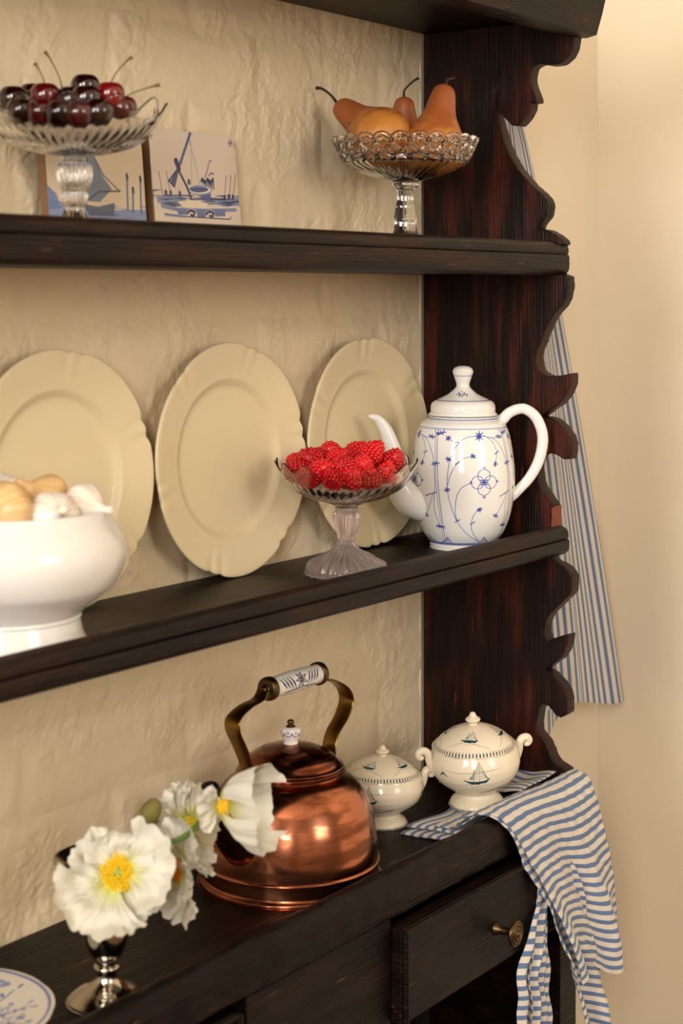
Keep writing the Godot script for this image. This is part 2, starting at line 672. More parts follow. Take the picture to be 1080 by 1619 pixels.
func build_room() -> void:
	var back := Node3D.new()
	back.name = "wall_back"
	add_child(back)
	back.set_meta("kind", "structure")
	back.set_meta("label", "cream painted brick wall behind the dresser")
	# bricks where they show, between worktop and cornice
	for c in 13:
		var y0 := 0.855 + c * 0.075
		var shift := 0.1125 if c % 2 == 1 else 0.0
		for k in range(3, 10):
			var x0 := -2.0 - shift + k * 0.225
			var xa := maxf(x0, -1.3)
			var xb := minf(x0 + 0.225, 0.0)
			if xb - xa < 0.02:
				continue
			var g := Geo.new()
			var nx := int((xb - xa) / 0.002)
			g.grid(nx, 38, func(u, w): return Vector3(lerpf(xa, xb, u), y0 + w * 0.075, brick_height(lerpf(xa, xb, u), y0 + w * 0.075)))
			part("brick", g.mesh(Vector3.BACK), M.paint, back)
	slab(Vector3(-3.6, 0, -0.2), Vector3(0.0, 3.1, -0.012), M.paint, "brick_core", back)
	slab(Vector3(-3.6, 0, -0.02), Vector3(0.0, 0.856, -0.003), M.paint, "lower_face", back)
	slab(Vector3(-3.6, 1.829, -0.02), Vector3(0.0, 3.1, -0.003), M.paint, "upper_face", back)
	slab(Vector3(-3.6, 0.855, -0.02), Vector3(-1.3, 1.83, -0.003), M.paint, "end_face", back)
	slab(Vector3(0.0, 0, -0.2), Vector3(0.48, 3.1, -0.003), M.plaster, "plaster_face", back)
	var g := Geo.new()
	g.box(Vector3(0.466, 0, -0.2), Vector3(0.666, 3.1, 3.4), 0.001)
	struct("wall_right", g.mesh(), M.plaster, "smooth cream plaster wall to the right of the dresser")
	g = Geo.new()
	g.box(Vector3(-3.8, -0.15, -0.2), Vector3(0.666, 0, 3.4), 0.001)
	struct("floor", g.mesh(), mat(Color(0.42, 0.3, 0.2), 0.5), "brown wooden floor of the kitchen")
	g = Geo.new()
	g.box(Vector3(-3.8, 3.1, -0.2), Vector3(0.666, 3.25, 3.4), 0.001)
	struct("ceiling", g.mesh(), mat(Color(0.85, 0.8, 0.72), 0.8), "pale ceiling of the kitchen")
	# left wall with two tall windows, front wall with one
	holed_wall("wall_left", true, -3.8, -3.6, -0.2, 3.4, [[0.2, 0.9], [1.65, 2.35]], 1.43, 2.87)
	holed_wall("wall_front", false, 3.2, 3.4, -3.8, 0.666, [[-1.4, -0.4]], 1.45, 2.75)


func holed_wall(called: String, across_x: bool, t0: float, t1: float, a0: float, a1: float, holes: Array, y0: float, y1: float) -> void:
	var g := Geo.new()
	var put := func(lo: float, hi: float, b: float, t: float):
		if across_x:
			g.box(Vector3(t0, b, lo), Vector3(t1, t, hi), 0.001)
		else:
			g.box(Vector3(lo, b, t0), Vector3(hi, t, t1), 0.001)
	put.call(a0, a1, 0.0, y0)
	put.call(a0, a1, y1, 3.1)
	var at := a0
	for h in holes:
		put.call(at, h[0], y0, y1)
		at = h[1]
	put.call(at, a1, y0, y1)
	struct(called, g.mesh(), mat(Color(0.62, 0.57, 0.5), 0.7), "plain tan wall on the camera's side of the room")
	for h in holes:
		var w := Node3D.new()
		w.name = numbered("window")
		if w.name == "window":
			w.name = "window_0"
		add_child(w)
		w.set_meta("kind", "structure")
		w.set_meta("label", "tall sash window with white frame")
		var f := Geo.new()
		var mid := (t0 + t1) / 2
		var bar := func(lo: float, hi: float, b: float, t: float):
			if across_x:
				f.box(Vector3(mid - 0.02, b, lo), Vector3(mid + 0.02, t, hi), 0.003)
			else:
				f.box(Vector3(lo, b, mid - 0.02), Vector3(hi, t, mid + 0.02), 0.003)
		bar.call(h[0], h[0] + 0.04, y0, y1)
		bar.call(h[1] - 0.04, h[1], y0, y1)
		bar.call(h[0], h[1], y0, y0 + 0.04)
		bar.call(h[0], h[1], y1 - 0.04, y1)
		bar.call(h[0], h[1], (y0 + y1) / 2 - 0.02, (y0 + y1) / 2 + 0.02)
		part("window_frame", f.mesh(), M.white_china, w)
		var p := Geo.new()
		if across_x:
			p.box(Vector3(mid - 0.002, y0, h[0]), Vector3(mid + 0.002, y1, h[1]), 0.0005)
		else:
			p.box(Vector3(h[0], y0, mid - 0.002), Vector3(h[1], y1, mid + 0.002), 0.0005)
		var pane := mat(Color(1, 1, 1, 0.04), 0.02)
		pane.transparency = BaseMaterial3D.TRANSPARENCY_ALPHA
		part("pane", p.mesh(), pane, w)


# ---------------------------------------------------------------- rack and base

func along_x(g: Geo, x0: float) -> void:
	# a prism drawn as (z, y) with depth: its depth becomes x
	g.move(Transform3D(Basis(Vector3(0, 0, 1), Vector3(0, 1, 0), Vector3(1, 0, 0)), Vector3(x0, 0, 0)))


func worn_outline(pts: Array, rough: float) -> PackedVector2Array:
	# softens the sawn curve between its corners and nicks its edge a little
	var out := PackedVector2Array()
	var n := pts.size()
	for i in n - 1:
		var a := Vector2(pts[i][0], pts[i][1])
		var b := Vector2(pts[i + 1][0], pts[i + 1][1])
		var pre := Vector2(pts[i - 1][0], pts[i - 1][1]) if i > 0 else a * 2 - b
		var post := Vector2(pts[i + 2][0], pts[i + 2][1]) if i + 2 < n else b * 2 - a
		if (a - pre).normalized().dot((b - a).normalized()) < 0.8:
			pre = a * 2 - b
		if (b - a).normalized().dot((post - b).normalized()) < 0.8:
			post = b * 2 - a
		var k := clampi(int((b - a).length() / 0.004), 1, 8)
		for j in k:
			var q := a.cubic_interpolate(b, pre, post, float(j) / k)
			out.append(q + Vector2(lump.get_noise_2d(q.y * 400.0, q.x * 400.0), lump.get_noise_2d(q.x * 400.0, q.y * 400.0 + 50.0)) * rough)
	out.append(Vector2(pts[n - 1][0], pts[n - 1][1]))
	return out


func build_rack() -> void:
	var t := thing("plate_rack", "tall dark stained wooden plate rack with scalloped side panel and two shelves", "plate rack")
	var edge := [[0.2074, 1.777], [0.2045, 1.7612], [0.1951, 1.7496], [0.1827, 1.7447], [0.1611, 1.7472], [0.1518, 1.7435], [0.1493, 1.7326], [0.1518, 1.7209], [0.1577, 1.7075], [0.1577, 1.7031], [0.1502, 1.7032], [0.1493, 1.6955], [0.1426, 1.6848], [0.1332, 1.6779], [0.1242, 1.6786], [0.1131, 1.6896], [0.1057, 1.6991], [0.1048, 1.7164], [0.1083, 1.7319], [0.1083, 1.7424], [0.1057, 1.7374], [0.1014, 1.7234], [0.1014, 1.7039], [0.1066, 1.684], [0.1131, 1.6641], [0.1221, 1.6442], [0.1332, 1.6273], [0.1518, 1.6072], [0.1661, 1.5956], [0.1725, 1.5858], [0.1717, 1.5729], [0.1661, 1.5653], [0.1611, 1.5603], [0.1603, 1.5559], [0.17, 1.5549], [0.1827, 1.5488], [0.1914, 1.5424], [0.1932, 1.5383], [0.188, 1.536], [0.188, 1.504]]
	edge += [[0.1984, 1.501], [0.1981, 1.4873], [0.1951, 1.4751], [0.1883, 1.4644], [0.1786, 1.4548], [0.1718, 1.4425], [0.1636, 1.4252], [0.1582, 1.4128], [0.1581, 1.4021], [0.1611, 1.3926], [0.1674, 1.3876], [0.1794, 1.3855], [0.1918, 1.3876], [0.203, 1.3902], [0.2025, 1.3784], [0.1976, 1.366], [0.1883, 1.3549], [0.1761, 1.3467], [0.1636, 1.3384], [0.1745, 1.3374], [0.1848, 1.3331], [0.1951, 1.3244], [0.2022, 1.3128], [0.2033, 1.3004], [0.2013, 1.2918], [0.1935, 1.2906], [0.1875, 1.294], [0.1761, 1.2967], [0.1674, 1.2947], [0.1611, 1.2894], [0.1586, 1.2809], [0.1603, 1.2699], [0.1628, 1.2579], [0.1789, 1.2384], [0.1782, 1.2097]]
	edge += [[0.175, 1.2], [0.175, 1.18], [0.1803, 1.1728], [0.1918, 1.1684], [0.2012, 1.1609], [0.2046, 1.1513], [0.2025, 1.1381], [0.1951, 1.1303], [0.1865, 1.1217], [0.1745, 1.1097], [0.1691, 1.0997], [0.1682, 1.0887], [0.1717, 1.08], [0.1811, 1.084], [0.1992, 1.0902], [0.1976, 1.0784], [0.1918, 1.0656], [0.1811, 1.0548], [0.1691, 1.045], [0.1778, 1.0413], [0.19, 1.0317], [0.1972, 1.0188], [0.1981, 0.9988], [0.1891, 0.9936], [0.1827, 0.9957], [0.1745, 1.0038], [0.1665, 1.0065], [0.1603, 0.9965], [0.1582, 0.9822], [0.1586, 0.9726], [0.1653, 0.9663], [0.1728, 0.9564], [0.1803, 0.9422], [0.1967, 0.934], [0.1976, 0.9275]]
	var poly := worn_outline(edge, 0.0007)
	poly.append(Vector2(0.1976, 0.9035))
	poly.append(Vector2(0.001, 0.9035))
	poly.append(Vector2(0.001, 1.797))
	poly.append(Vector2(0.2074, 1.797))
	var g := Geo.new()
	g.prism(poly, 0.019, 0.0012, 0.6)
	along_x(g, 0.0)
	var panel := g.mesh()
	var side := part("side_panel", panel, M.rack_upright, t, "scalloped side panel with curled teeth along its front edge")
	var far := part("side_panel", panel, M.rack_upright, t)
	far.position.x = -2.2
	# raw wood where the lowest scroll above the middle shelf has broken away
	g = Geo.new()
	g.prism(PackedVector2Array([Vector2(0.1765, 1.2115), Vector2(0.1805, 1.2115), Vector2(0.1812, 1.236), Vector2(0.1768, 1.2335), Vector2(0.1778, 1.225)]), 0.0185, 0.0006)
	along_x(g, 0.0003)
	part("broken_edge", g.mesh(), M.raw_wood, side, "raw orange wood where a scroll broke off")
	# shelves: a board with a raised rounded front lip
	for s in [[1.192, 1.179, 1.2125], [1.512, 1.502, 1.5412]]:
		var top: float = s[0]
		var low: float = s[1]
		var lip: float = s[2]
		g = Geo.new()
		g.box(Vector3(-2.2, low + 0.002, 0.001), Vector3(-0.0005, top, 0.18), 0.001)
		var board := part("shelf", g.mesh(), M.rack_flat, t)
		g = Geo.new()
		var prof := PackedVector2Array()
		for q in sm([[0.1765, low], [0.1765, lip - 0.004], [0.1775, lip - 0.001], [0.18, lip], [0.184, lip - 0.001], [0.19, lip - 0.005], [0.1915, lip - 0.012], [0.1895, lip - 0.0155], [0.1895, lip - 0.0155], [0.192, lip - 0.0165], [0.1925, low + 0.012], [0.1915, low + 0.006], [0.188, low + 0.002], [0.184, low]], 4):
			prof.append(q)
		g.prism(prof, 2.22, 0.004, 0.5)
		along_x(g, -2.2)
		part("shelf_lip", g.mesh(), M.rack_flat, board, "rounded raised lip along the shelf front")
	# cornice
	g = Geo.new()
	g.box(Vector3(-2.22, 1.797, 0.0), Vector3(0.019, 1.82, 0.2), 0.001)
	var cor := part("cornice", g.mesh(), M.rack_flat, t)
	g = Geo.new()
	g.prism(PackedVector2Array([Vector2(0.1, 1.86), Vector2(0.1, 1.8), Vector2(0.19, 1.797), Vector2(0.196, 1.776), Vector2(0.214, 1.7745), Vector2(0.2265, 1.777), Vector2(0.2335, 1.799), Vector2(0.24, 1.824), Vector2(0.252, 1.86)]), 2.245, 0.0025)
	along_x(g, -2.225)
	part("cornice_moulding", g.mesh(), M.rack_flat, cor)


func build_base() -> void:
	var t := thing("dresser_base", "dark wooden dresser base with worn front edge and two drawers", "dresser")
	var g := Geo.new()
	g.box(Vector3(-2.25, 0.884, 0.0), Vector3(0.018, 0.9035, 0.2), 0.001)
	part("worktop", g.mesh(), M.base_wood, t)
	# the thick worn front rail, standing a little above the worktop, rounded at its right end
	g = Geo.new()
	var prof := sm([[0.193, 0.884], [0.193, 0.915], [0.196, 0.924], [0.202, 0.928], [0.209, 0.9265], [0.2145, 0.921], [0.217, 0.912], [0.2165, 0.9], [0.2165, 0.9], [0.2155, 0.888], [0.212, 0.884], [0.193, 0.884]], 4)
	var n := prof.size()
	g.grid(n - 1, 220, func(u, w):
		var x := lerpf(-2.25, 0.034, w)
		var end := clampf((0.034 - x) / 0.012, 0.0, 1.0)
		var q: Vector2 = prof[int(round(u * (n - 1)))]
		var c := Vector2(0.204, 0.9)
		q = c + (q - c) * sqrt(1.0 - (1.0 - end) * (1.0 - end) * 0.9)
		var wear := lump.get_noise_2d(x * 26.0, q.x * 60.0 + 7.0) * 0.0008 + lump.get_noise_2d(x * 70.0, q.y * 90.0) * 0.0006
		return Vector3(x, q.y + (wear if q.y > 0.905 else 0.0), q.x + (wear if q.x > 0.205 else 0.0)))
	part("front_rail", g.mesh(), M.base_wood, t, "thick worn front rail with chips of bare wood")
	slab(Vector3(0.0, 0.0, 0.0), Vector3(0.018, 0.884, 0.2), M.base_wood, "side_panel", t)
	slab(Vector3(-2.25, 0.0, 0.0), Vector3(-2.232, 0.884, 0.2), M.base_wood, "side_panel", t)
	slab(Vector3(-2.232, 0.0, 0.0), Vector3(0.0, 0.884, 0.012), M.void, "back_panel", t)
	slab(Vector3(-2.232, 0.08, 0.012), Vector3(0.0, 0.1, 0.2), M.base_wood, "bottom_board", t)
	for x in [-0.598, -1.36]:
		slab(Vector3(x, 0.1, 0.185), Vector3(x + 0.217, 0.884, 0.2135), M.base_wood, "stile", t)
		slab(Vector3(x, 0.1, 0.012), Vector3(x + 0.02, 0.884, 0.185), M.void, "divider", t)
	slab(Vector3(-0.398, 0.768, 0.012), Vector3(0.0, 0.78, 0.19), M.base_wood, "drawer_runner", t)
	slab(Vector3(-0.03, 0.1, 0.185), Vector3(0.0, 0.884, 0.205), M.base_wood, "stile", t)
	for s in [[-0.378, -0.032, 0.2255], [-1.14, -0.604, 0.213]]:
		var x0: float = s[0]
		var x1: float = s[1]
		var z: float = s[2]
		g = Geo.new()
		g.box(Vector3(x0, 0.782, z - 0.022), Vector3(x1, 0.8735, z), 0.003)
		g.box(Vector3(x0 + 0.012, 0.786, 0.03), Vector3(x0 + 0.022, 0.86, z - 0.02), 0.001)
		g.box(Vector3(x1 - 0.022, 0.786, 0.03), Vector3(x1 - 0.012, 0.86, z - 0.02), 0.001)
		g.box(Vector3(x0 + 0.02, 0.786, 0.03), Vector3(x1 - 0.02, 0.792, z - 0.02), 0.001)
		var d := part("drawer", g.mesh(), M.base_wood, t)
		# the bead that runs up the drawer's edges
		g = Geo.new()
		for xx in [x0 + 0.004, x1 - 0.004]:
			g.tube([Vector3(xx, 0.783, z + 0.0005), Vector3(xx, 0.83, z + 0.0005), Vector3(xx, 0.873, z + 0.0005)], [0.0038], 10)
		g.tube([Vector3(x0 + 0.002, 0.871, z), Vector3((x0 + x1) / 2, 0.871, z), Vector3(x1 - 0.002, 0.871, z)], [0.0028], 10)
		part("drawer_bead", g.mesh(), M.base_wood, d)
		var k := Geo.new()
		k.lathe(sm([[0, 0.0], [0.0065, 0.0], [0.0062, 0.003], [0.0045, 0.008], [0.0042, 0.016], [0.006, 0.021], [0.012, 0.0225], [0.013, 0.024], [0.013, 0.024], [0.0125, 0.0262], [0.0112, 0.0262], [0.0108, 0.0255], [0.0095, 0.0268], [0.0082, 0.0268], [0.0078, 0.026], [0.0062, 0.0275], [0.004, 0.0278], [0.0036, 0.0272], [0.0025, 0.0292], [0.0, 0.0296]], 3), 28)
		var kn := part("knob", k.mesh(), M.old_brass, d, "turned brass drawer knob with ringed face")
		kn.transform = Transform3D(Basis(Vector3.RIGHT, PI / 2), Vector3(-0.206 if x0 > -0.5 else -0.87, 0.8235, z - 0.0005))


# ---------------------------------------------------------------- china

func build_plates() -> void:
	# shallow plates with a gently lobed rim, leaning on the wall
	var top := sm([[0.0, 0.002], [0.06, 0.0022], [0.074, 0.003], [0.08, 0.0062], [0.084, 0.0085], [0.09, 0.0095], [0.105, 0.0125], [0.117, 0.0148], [0.1205, 0.0145], [0.121, 0.0132], [0.1195, 0.012], [0.105, 0.009], [0.086, 0.005], [0.078, 0.0005], [0.074, -0.001], [0.066, -0.0022], [0.06, -0.0005], [0.0, -0.0005]], 5)
	var lobes := func(a: float, _j: int, p: Vector2) -> Vector3:
		var k := fposmod(a * 6.0 / TAU + 0.15, 1.0)
		var d := absf(k - 0.5) * 2.0
		var r := 0.0
		r += 0.016 * (1.0 - pow(d, 2.5)) - 0.012
		r -= 0.016 * exp(-pow((d - 0.86) / 0.06, 2.0))
		var out := smoothstep(0.086, 0.12, p.x)
		var dip := exp(-pow((d - 0.86) / 0.09, 2.0)) * 0.0016
		return Vector3(p.x * (1.0 + r * out), p.y - dip * out, 0)
	var g := Geo.new()
	g.lathe(top, 240, lobes)
	var pm := g.mesh()
	var rows := [[-0.626, 0.2, "cream lobed plate on the middle shelf behind the white bowl of garlic"], [-0.384, 1.1, "cream lobed plate in full view, middle one of the three on the shelf"], [-0.141, 2.5, "cream lobed plate behind the raspberry stand and the coffee pot spout"]]
	for r in rows:
		var t := thing("plate", r[2], "plate", Vector3(r[0], 1.192, 0.0), "cream plates leaning on the wall")
		var o := part("plate_body", pm, M.cream, t)
		var lean := Basis(Vector3.RIGHT, PI / 2 - 0.045)
		o.transform = Transform3D((lean * Basis(Vector3.UP, r[1])).scaled(Vector3.ONE * 0.985), Vector3(0, 0.1196, 0.0095))


func tile_uv(X: float, Y: float) -> Vector2:
	# from measured sketch units to the tile's picture, of which the top two thirds show
	var l := lerpf(95.0, 135.0, (Y - 100.0) / 860.0)
	var r := lerpf(872.0, 985.0, (Y - 190.0) / 800.0)
	var u := (X - l) / (r - l)
	var t := lerpf(98.0, 190.0, u)
	var b := lerpf(950.0, 995.0, u)
	return Vector2(u * 512.0, (Y - t) / (b - t) * 352.0 + 4.0)


func build_tiles() -> void:
	var ink := Color(0.1, 0.14, 0.3)
	var pale := Color(0.36, 0.45, 0.62)
	var glaze := Color(0.83, 0.75, 0.68)
	var b := Brush.new(512, 512, glaze)
	var c := func(pts: Array) -> Array:
		var o: Array = []
		for p in pts:
			o.append(tile_uv(p[0], p[1]))
		return o
	# harbour scene: a moored hull with a raked mast, distant masts, water
	for s in [[[150, 720], [330, 720], [430, 745], [420, 800], [300, 815], [160, 790]], [[660, 750], [960, 745], [965, 820], [800, 825], [660, 800]]]:
		b.fill(PackedVector2Array(c.call(s)), pale, 0.75)
	for k in 26:
		var y := 715.0 + rng.randf() * 105.0
		var x := 150.0 + rng.randf() * 780.0
		b.path(c.call([[x, y], [x + 60, y + 2], [x + 110 + 60 * rng.randf(), y - 2]]), 4.0, ink, 0.55, true)
	b.path(c.call([[460, 140], [420, 260], [370, 420], [345, 470]]), 6.5, Color(0.22, 0.3, 0.5))
	b.path(c.call([[345, 470], [390, 560], [430, 640], [480, 760]]), 5.5, ink)
	b.path(c.call([[330, 400], [345, 440], [355, 470]]), 12.0, ink)
	b.fill(PackedVector2Array(c.call([[350, 470], [265, 585], [315, 640]])), pale, 0.9)
	b.path(c.call([[350, 470], [265, 585], [315, 640], [352, 480]]), 3.5, ink)
	b.path(c.call([[330, 500], [295, 620]]), 4.0, ink)
	b.path(c.call([[455, 190], [470, 300], [475, 620]]), 1.0, pale)
	b.path(c.call([[450, 215], [500, 400], [550, 610]]), 1.2, pale)
	var hull: Array = []
	for i in 33:
		var a := TAU * i / 32
		hull.append([560 + 108 * cos(a), 672 + 42 * sin(a)])
	b.fill(PackedVector2Array(c.call(hull)), Color(0.88, 0.82, 0.74))
	b.path(c.call(hull), 2.0, pale)
	var inner: Array = []
	for i in 33:
		var a := TAU * i / 32
		inner.append([550 + 88 * cos(a), 668 + 27 * sin(a)])
	b.fill(PackedVector2Array(c.call(inner)), Color(0.24, 0.31, 0.5))
	b.fill(PackedVector2Array(c.call([[480, 740], [560, 745], [664, 700], [664, 780], [560, 765]])), Color(0.26, 0.33, 0.52), 0.9)
	for k in 7:
		b.path(c.call([[560 + k * 17, 600], [575 + k * 17, 570 + 12 * (k % 3)], [590 + k * 17, 620 + k * 8]]), 6.0, ink, 0.9, true)
	b.path(c.call([[600, 560], [625, 480], [640, 400], [660, 405]]), 2.0, ink, 0.8)
	b.path(c.call([[640, 540], [660, 515], [688, 525]]), 2.5, ink, 0.8)
	for m in [[175, 500, 205, 710], [240, 490, 278, 700], [808, 540, 798, 740], [855, 530, 848, 730], [903, 530, 890, 740]]:
		b.path(c.call([[m[0], m[1]], [m[2], m[3]]]), 1.6, ink, 0.8)
	for m in [[235, 700], [280, 705], [365, 710], [800, 750], [845, 740], [885, 745], [450, 600]]:
		b.path(c.call([[m[0] - 8, m[1] + 20], [m[0], m[1] - 15], [m[0] + 12, m[1] + 22]]), 7.0, ink, 0.9, true)
	b.fill(PackedVector2Array(c.call([[340, 780], [480, 765], [640, 800], [620, 850], [420, 840]])), Color(0.87, 0.8, 0.7))
	for s in [[[340, 850], [440, 850], [440, 905], [350, 900]], [[520, 850], [630, 850], [620, 930], [540, 925]], [[690, 850], [815, 850], [815, 920], [710, 915]]]:
		b.fill(PackedVector2Array(c.call(s)), Color(0.27, 0.35, 0.54), 0.85)
	b.path(c.call([[200, 820], [330, 850], [620, 862], [920, 858]]), 7.0, pale, 0.8)
	for s in [[480, 880], [665, 890]]:
		for k in 3:
			b.path(c.call([[s[0] - 50, s[1] + 10], [s[0] - 15, s[1] - 20], [s[0] + 30, s[1] - 5], [s[0] + 20, s[1] + 30], [s[0] - 8, s[1] + 22]]), 7.0 - k * 2.0, Color(0.85, 0.78, 0.7) if k == 0 else ink, 0.8)
	b.path(c.call([[220, 890], [400, 915], [700, 935], [860, 945], [875, 925]]), 2.2, ink, 0.9)
	b.path(c.call([[230, 905], [420, 920]]), 4.0, pale, 0.6)
	for cn in [[105, 165], [835, 235]]:
		for k in 6:
			var a := k * 1.05
			b.path(c.call([[cn[0] + 6 * cos(a), cn[1] + 8 * sin(a)], [cn[0] + 24 * cos(a), cn[1] + 36 * sin(a)]]), 6.0, ink, 0.9, true)
	for cn in [Vector2(28, 484), Vector2(484, 484)]:
		for k in 6:
			b.path([cn + Vector2.from_angle(k) * 5, cn + Vector2.from_angle(k) * 22], 6.0, ink, 0.9, true)
	for k in 10:
		var p := Vector2(rng.randf() * 512, rng.randf() * 300)
		b.line(p, p, 1.8, 1.8, Color(0.5, 0.32, 0.24), 0.7)
	var b2 := Brush.new(512, 512, Color(0.83, 0.74, 0.62))
	# a boat with a tall brown-blue sail, stakes in the water
	b2.fill(PackedVector2Array(px([[0, 300], [170, 318], [300, 330], [512, 318], [512, 400], [0, 400]])), Color(0.42, 0.5, 0.66), 0.85)
	for k in 30:
		var y := 305.0 + rng.randf() * 90.0
		var x := rng.randf() * 480.0
		b2.path(px([[x, y], [x + 30, y + 2], [x + 60, y]]), 3.0, pale, 0.6, true)
	b2.fill(PackedVector2Array(px([[214, 70], [206, 180], [190, 300], [262, 300], [330, 250], [290, 210], [250, 140]])), Color(0.4, 0.44, 0.5), 0.95)
	b2.path(px([[214, 70], [205, 180], [186, 310]]), 5.0, ink, 0.85)
	b2.path(px([[230, 110], [290, 200], [372, 256]]), 2.5, ink, 0.8)
	b2.path(px([[190, 300], [260, 262], [372, 254]]), 3.0, ink, 0.8)
	b2.fill(PackedVector2Array(px([[170, 310], [250, 318], [340, 300], [330, 350], [200, 352]])), Color(0.27, 0.32, 0.42), 0.9)
	for s in [[408, 190, 320], [436, 240, 330], [482, 196, 334]]:
		b2.path(px([[s[0] + 8, s[1]], [s[0], s[2]]]), 5.0, Color(0.3, 0.37, 0.52), 0.9)
		b2.path(px([[s[0] + 8, s[1]], [s[0] + 9, s[1] + 14]]), 6.5, ink, 0.9)
	b2.fill(PackedVector2Array(px([[0, 250], [40, 280], [60, 330], [0, 340]])), pale, 0.9)
	for cn in [Vector2(30, 30), Vector2(482, 30), Vector2(30, 482), Vector2(482, 482)]:
		for k in 6:
			b2.path([cn + Vector2.from_angle(k) * 5, cn + Vector2.from_angle(k) * 22], 6.0, ink, 0.9, true)
	var clay := mat(Color(0.5, 0.36, 0.24), 0.8)
	var rows := [[-0.5025, 0.13, b, "blue and white tile painted with a moored boat and raked mast"], [-0.642, 0.128, b2, "blue and white tile with a tall sail, half behind the cherry stand"]]
	for r in rows:
		var t := thing("tile", r[3], "tile", Vector3(r[0], 1.512, 0.02), "painted tiles leaning on the wall")
		t.rotation = Vector3(-0.1, 0, 0)
		var g := Geo.new()
		g.box(Vector3(0, 0, -0.006), Vector3(r[1], 0.1305, 0.005), 0.0012)
		part("tile_body", g.mesh(), clay, t)
		var f := Geo.new()
		f.grid(12, 12, func(u, w):
			var e := minf(minf(u, 1 - u), minf(w, 1 - w))
			return Vector3(u * r[1] + lump.get_noise_2d(w * 60.0, r[0] * 90.0) * 0.0006 * (1.0 if e == 0.0 else 0.0), w * 0.1305, 0.0052 + 0.0006 * smoothstep(0.0, 0.05, e)))
		var gm := mat(Color.WHITE, 0.25)
		gm.albedo_texture = r[2].tex()
		part("glaze", f.mesh(Vector3.BACK), gm, t)


func build_garlic_bowl() -> void:
	var t := thing("footed_bowl", "large white footed bowl full of garlic on the middle shelf", "bowl", Vector3(-0.772, 1.192, 0.108))
	var k := 1.0 / 1976.0
	var g := Geo.new()
	var prof := vs([[0, 62], [100, 62], [113, 64], [122, 72], [131, 80], [152, 96], [170, 112], [183, 135], [188.5, 155], [188, 172], [184, 186], [176, 200], [167, 213], [160, 224], [158, 230], [154, 231], [151, 226], [158, 212], [170, 190], [177, 165], [175, 145], [160, 115], [135, 95], [100, 80], [0, 74]], k)
	g.lathe(sm(prof, 5), 96)
	part("bowl", g.mesh(), M.white_china, t)
	g = Geo.new()
	g.lathe(sm(vs([[0, 0], [124, 0], [131, 3], [132, 9], [127, 20], [120, 33], [117, 46], [114, 58], [114, 58], [117, 61], [113, 66], [100, 66], [0, 66]], k), 5), 96)
	part("foot", g.mesh(), M.white_china, t)
	# garlic bulbs: ribbed papery heads with a dry neck
	var im := Brush.new(256, 128, Color(0.88, 0.85, 0.8))
	for i in 90:
		var x := rng.randf() * 256
		var cc := Color(0.78, 0.66, 0.56).lerp(Color(0.95, 0.93, 0.9), rng.randf())
		im.path([Vector2(x, 0), Vector2(x + rng.randf_range(-4, 4), 60), Vector2(x, 127)], rng.randf_range(0.5, 2.0), cc, 0.4)
	var skin := mat(Color.WHITE, 0.42)
	skin.albedo_texture = im.tex()
	skin.subsurf_scatter_enabled = true
	skin.subsurf_scatter_strength = 0.15
	var tan_skin: StandardMaterial3D = skin.duplicate()
	tan_skin.albedo_color = Color(0.96, 0.83, 0.62)
	var rows := [[0.016, 0.121, -0.03, 0, 1.05, "garlic bulb at the back left of the white bowl"], [-0.0313, 0.119, 0.032, 1, 1.2, "big tan streaked garlic bulb at the front left of the white bowl"], [0.0314, 0.1225, 0.0096, 2, 1.0, "tan garlic bulb on top near the middle of the white bowl"], [-0.004, 0.114, 0.056, 3, 1.0, "white garlic bulb at the front rim of the bowl"], [0.037, 0.1165, 0.0494, 4, 0.98, "white garlic bulb by the right rim of the bowl"], [0.062, 0.099, -0.0027, 5, 0.9, "small garlic bulb low behind the right rim of the bowl"], [-0.012, 0.108, -0.002, 6, 1.0, "garlic bulb glimpsed between the others in the middle of the bowl"]]
	for r in rows:
		var lobes: float = 7 + r[3] % 3
		var h := Geo.new()
		h.lathe(sm(vs([[0, -13], [6, -13.5], [14, -11], [19, -3], [18.5, 4], [13, 11], [6, 16], [3.4, 21], [3.0, 27], [2.2, 28], [0, 28]], 0.00105), 4), 54, func(a, _j, p):
			var f := 1.0 + 0.075 * absf(sin(a * lobes / 2.0)) * smoothstep(0.003, 0.014, p.x)
			return Vector3(p.x * f, p.y, 0))
		var o := thing("garlic_bulb", r[5], "garlic", t.position + Vector3(r[0], r[1], r[2]), "garlic bulbs in the white bowl")
		part("bulb", h.mesh(), tan_skin if r[3] in [1, 2] else skin, o)
		o.transform = Transform3D(Basis.from_euler(Vector3(1.1 + 0.5 * sin(r[3] * 2.1), r[3] * 1.7, 0.9 * cos(r[3] * 1.3))).scaled(Vector3.ONE * r[4]), o.position)


func pot_r(Y: float) -> float:
	# the coffee pot's half width at a sketch height
	var t := [[430, 250], [440, 297], [470, 312], [550, 338], [700, 361], [800, 369], [900, 367], [1000, 355], [1100, 334], [1200, 292], [1260, 250], [1290, 236]]
	for i in t.size() - 1:
		if Y <= t[i + 1][0]:
			return lerpf(t[i][1], t[i + 1][1], clampf((Y - t[i][0]) / (t[i + 1][0] - t[i][0]), 0, 1))
	return 236.0


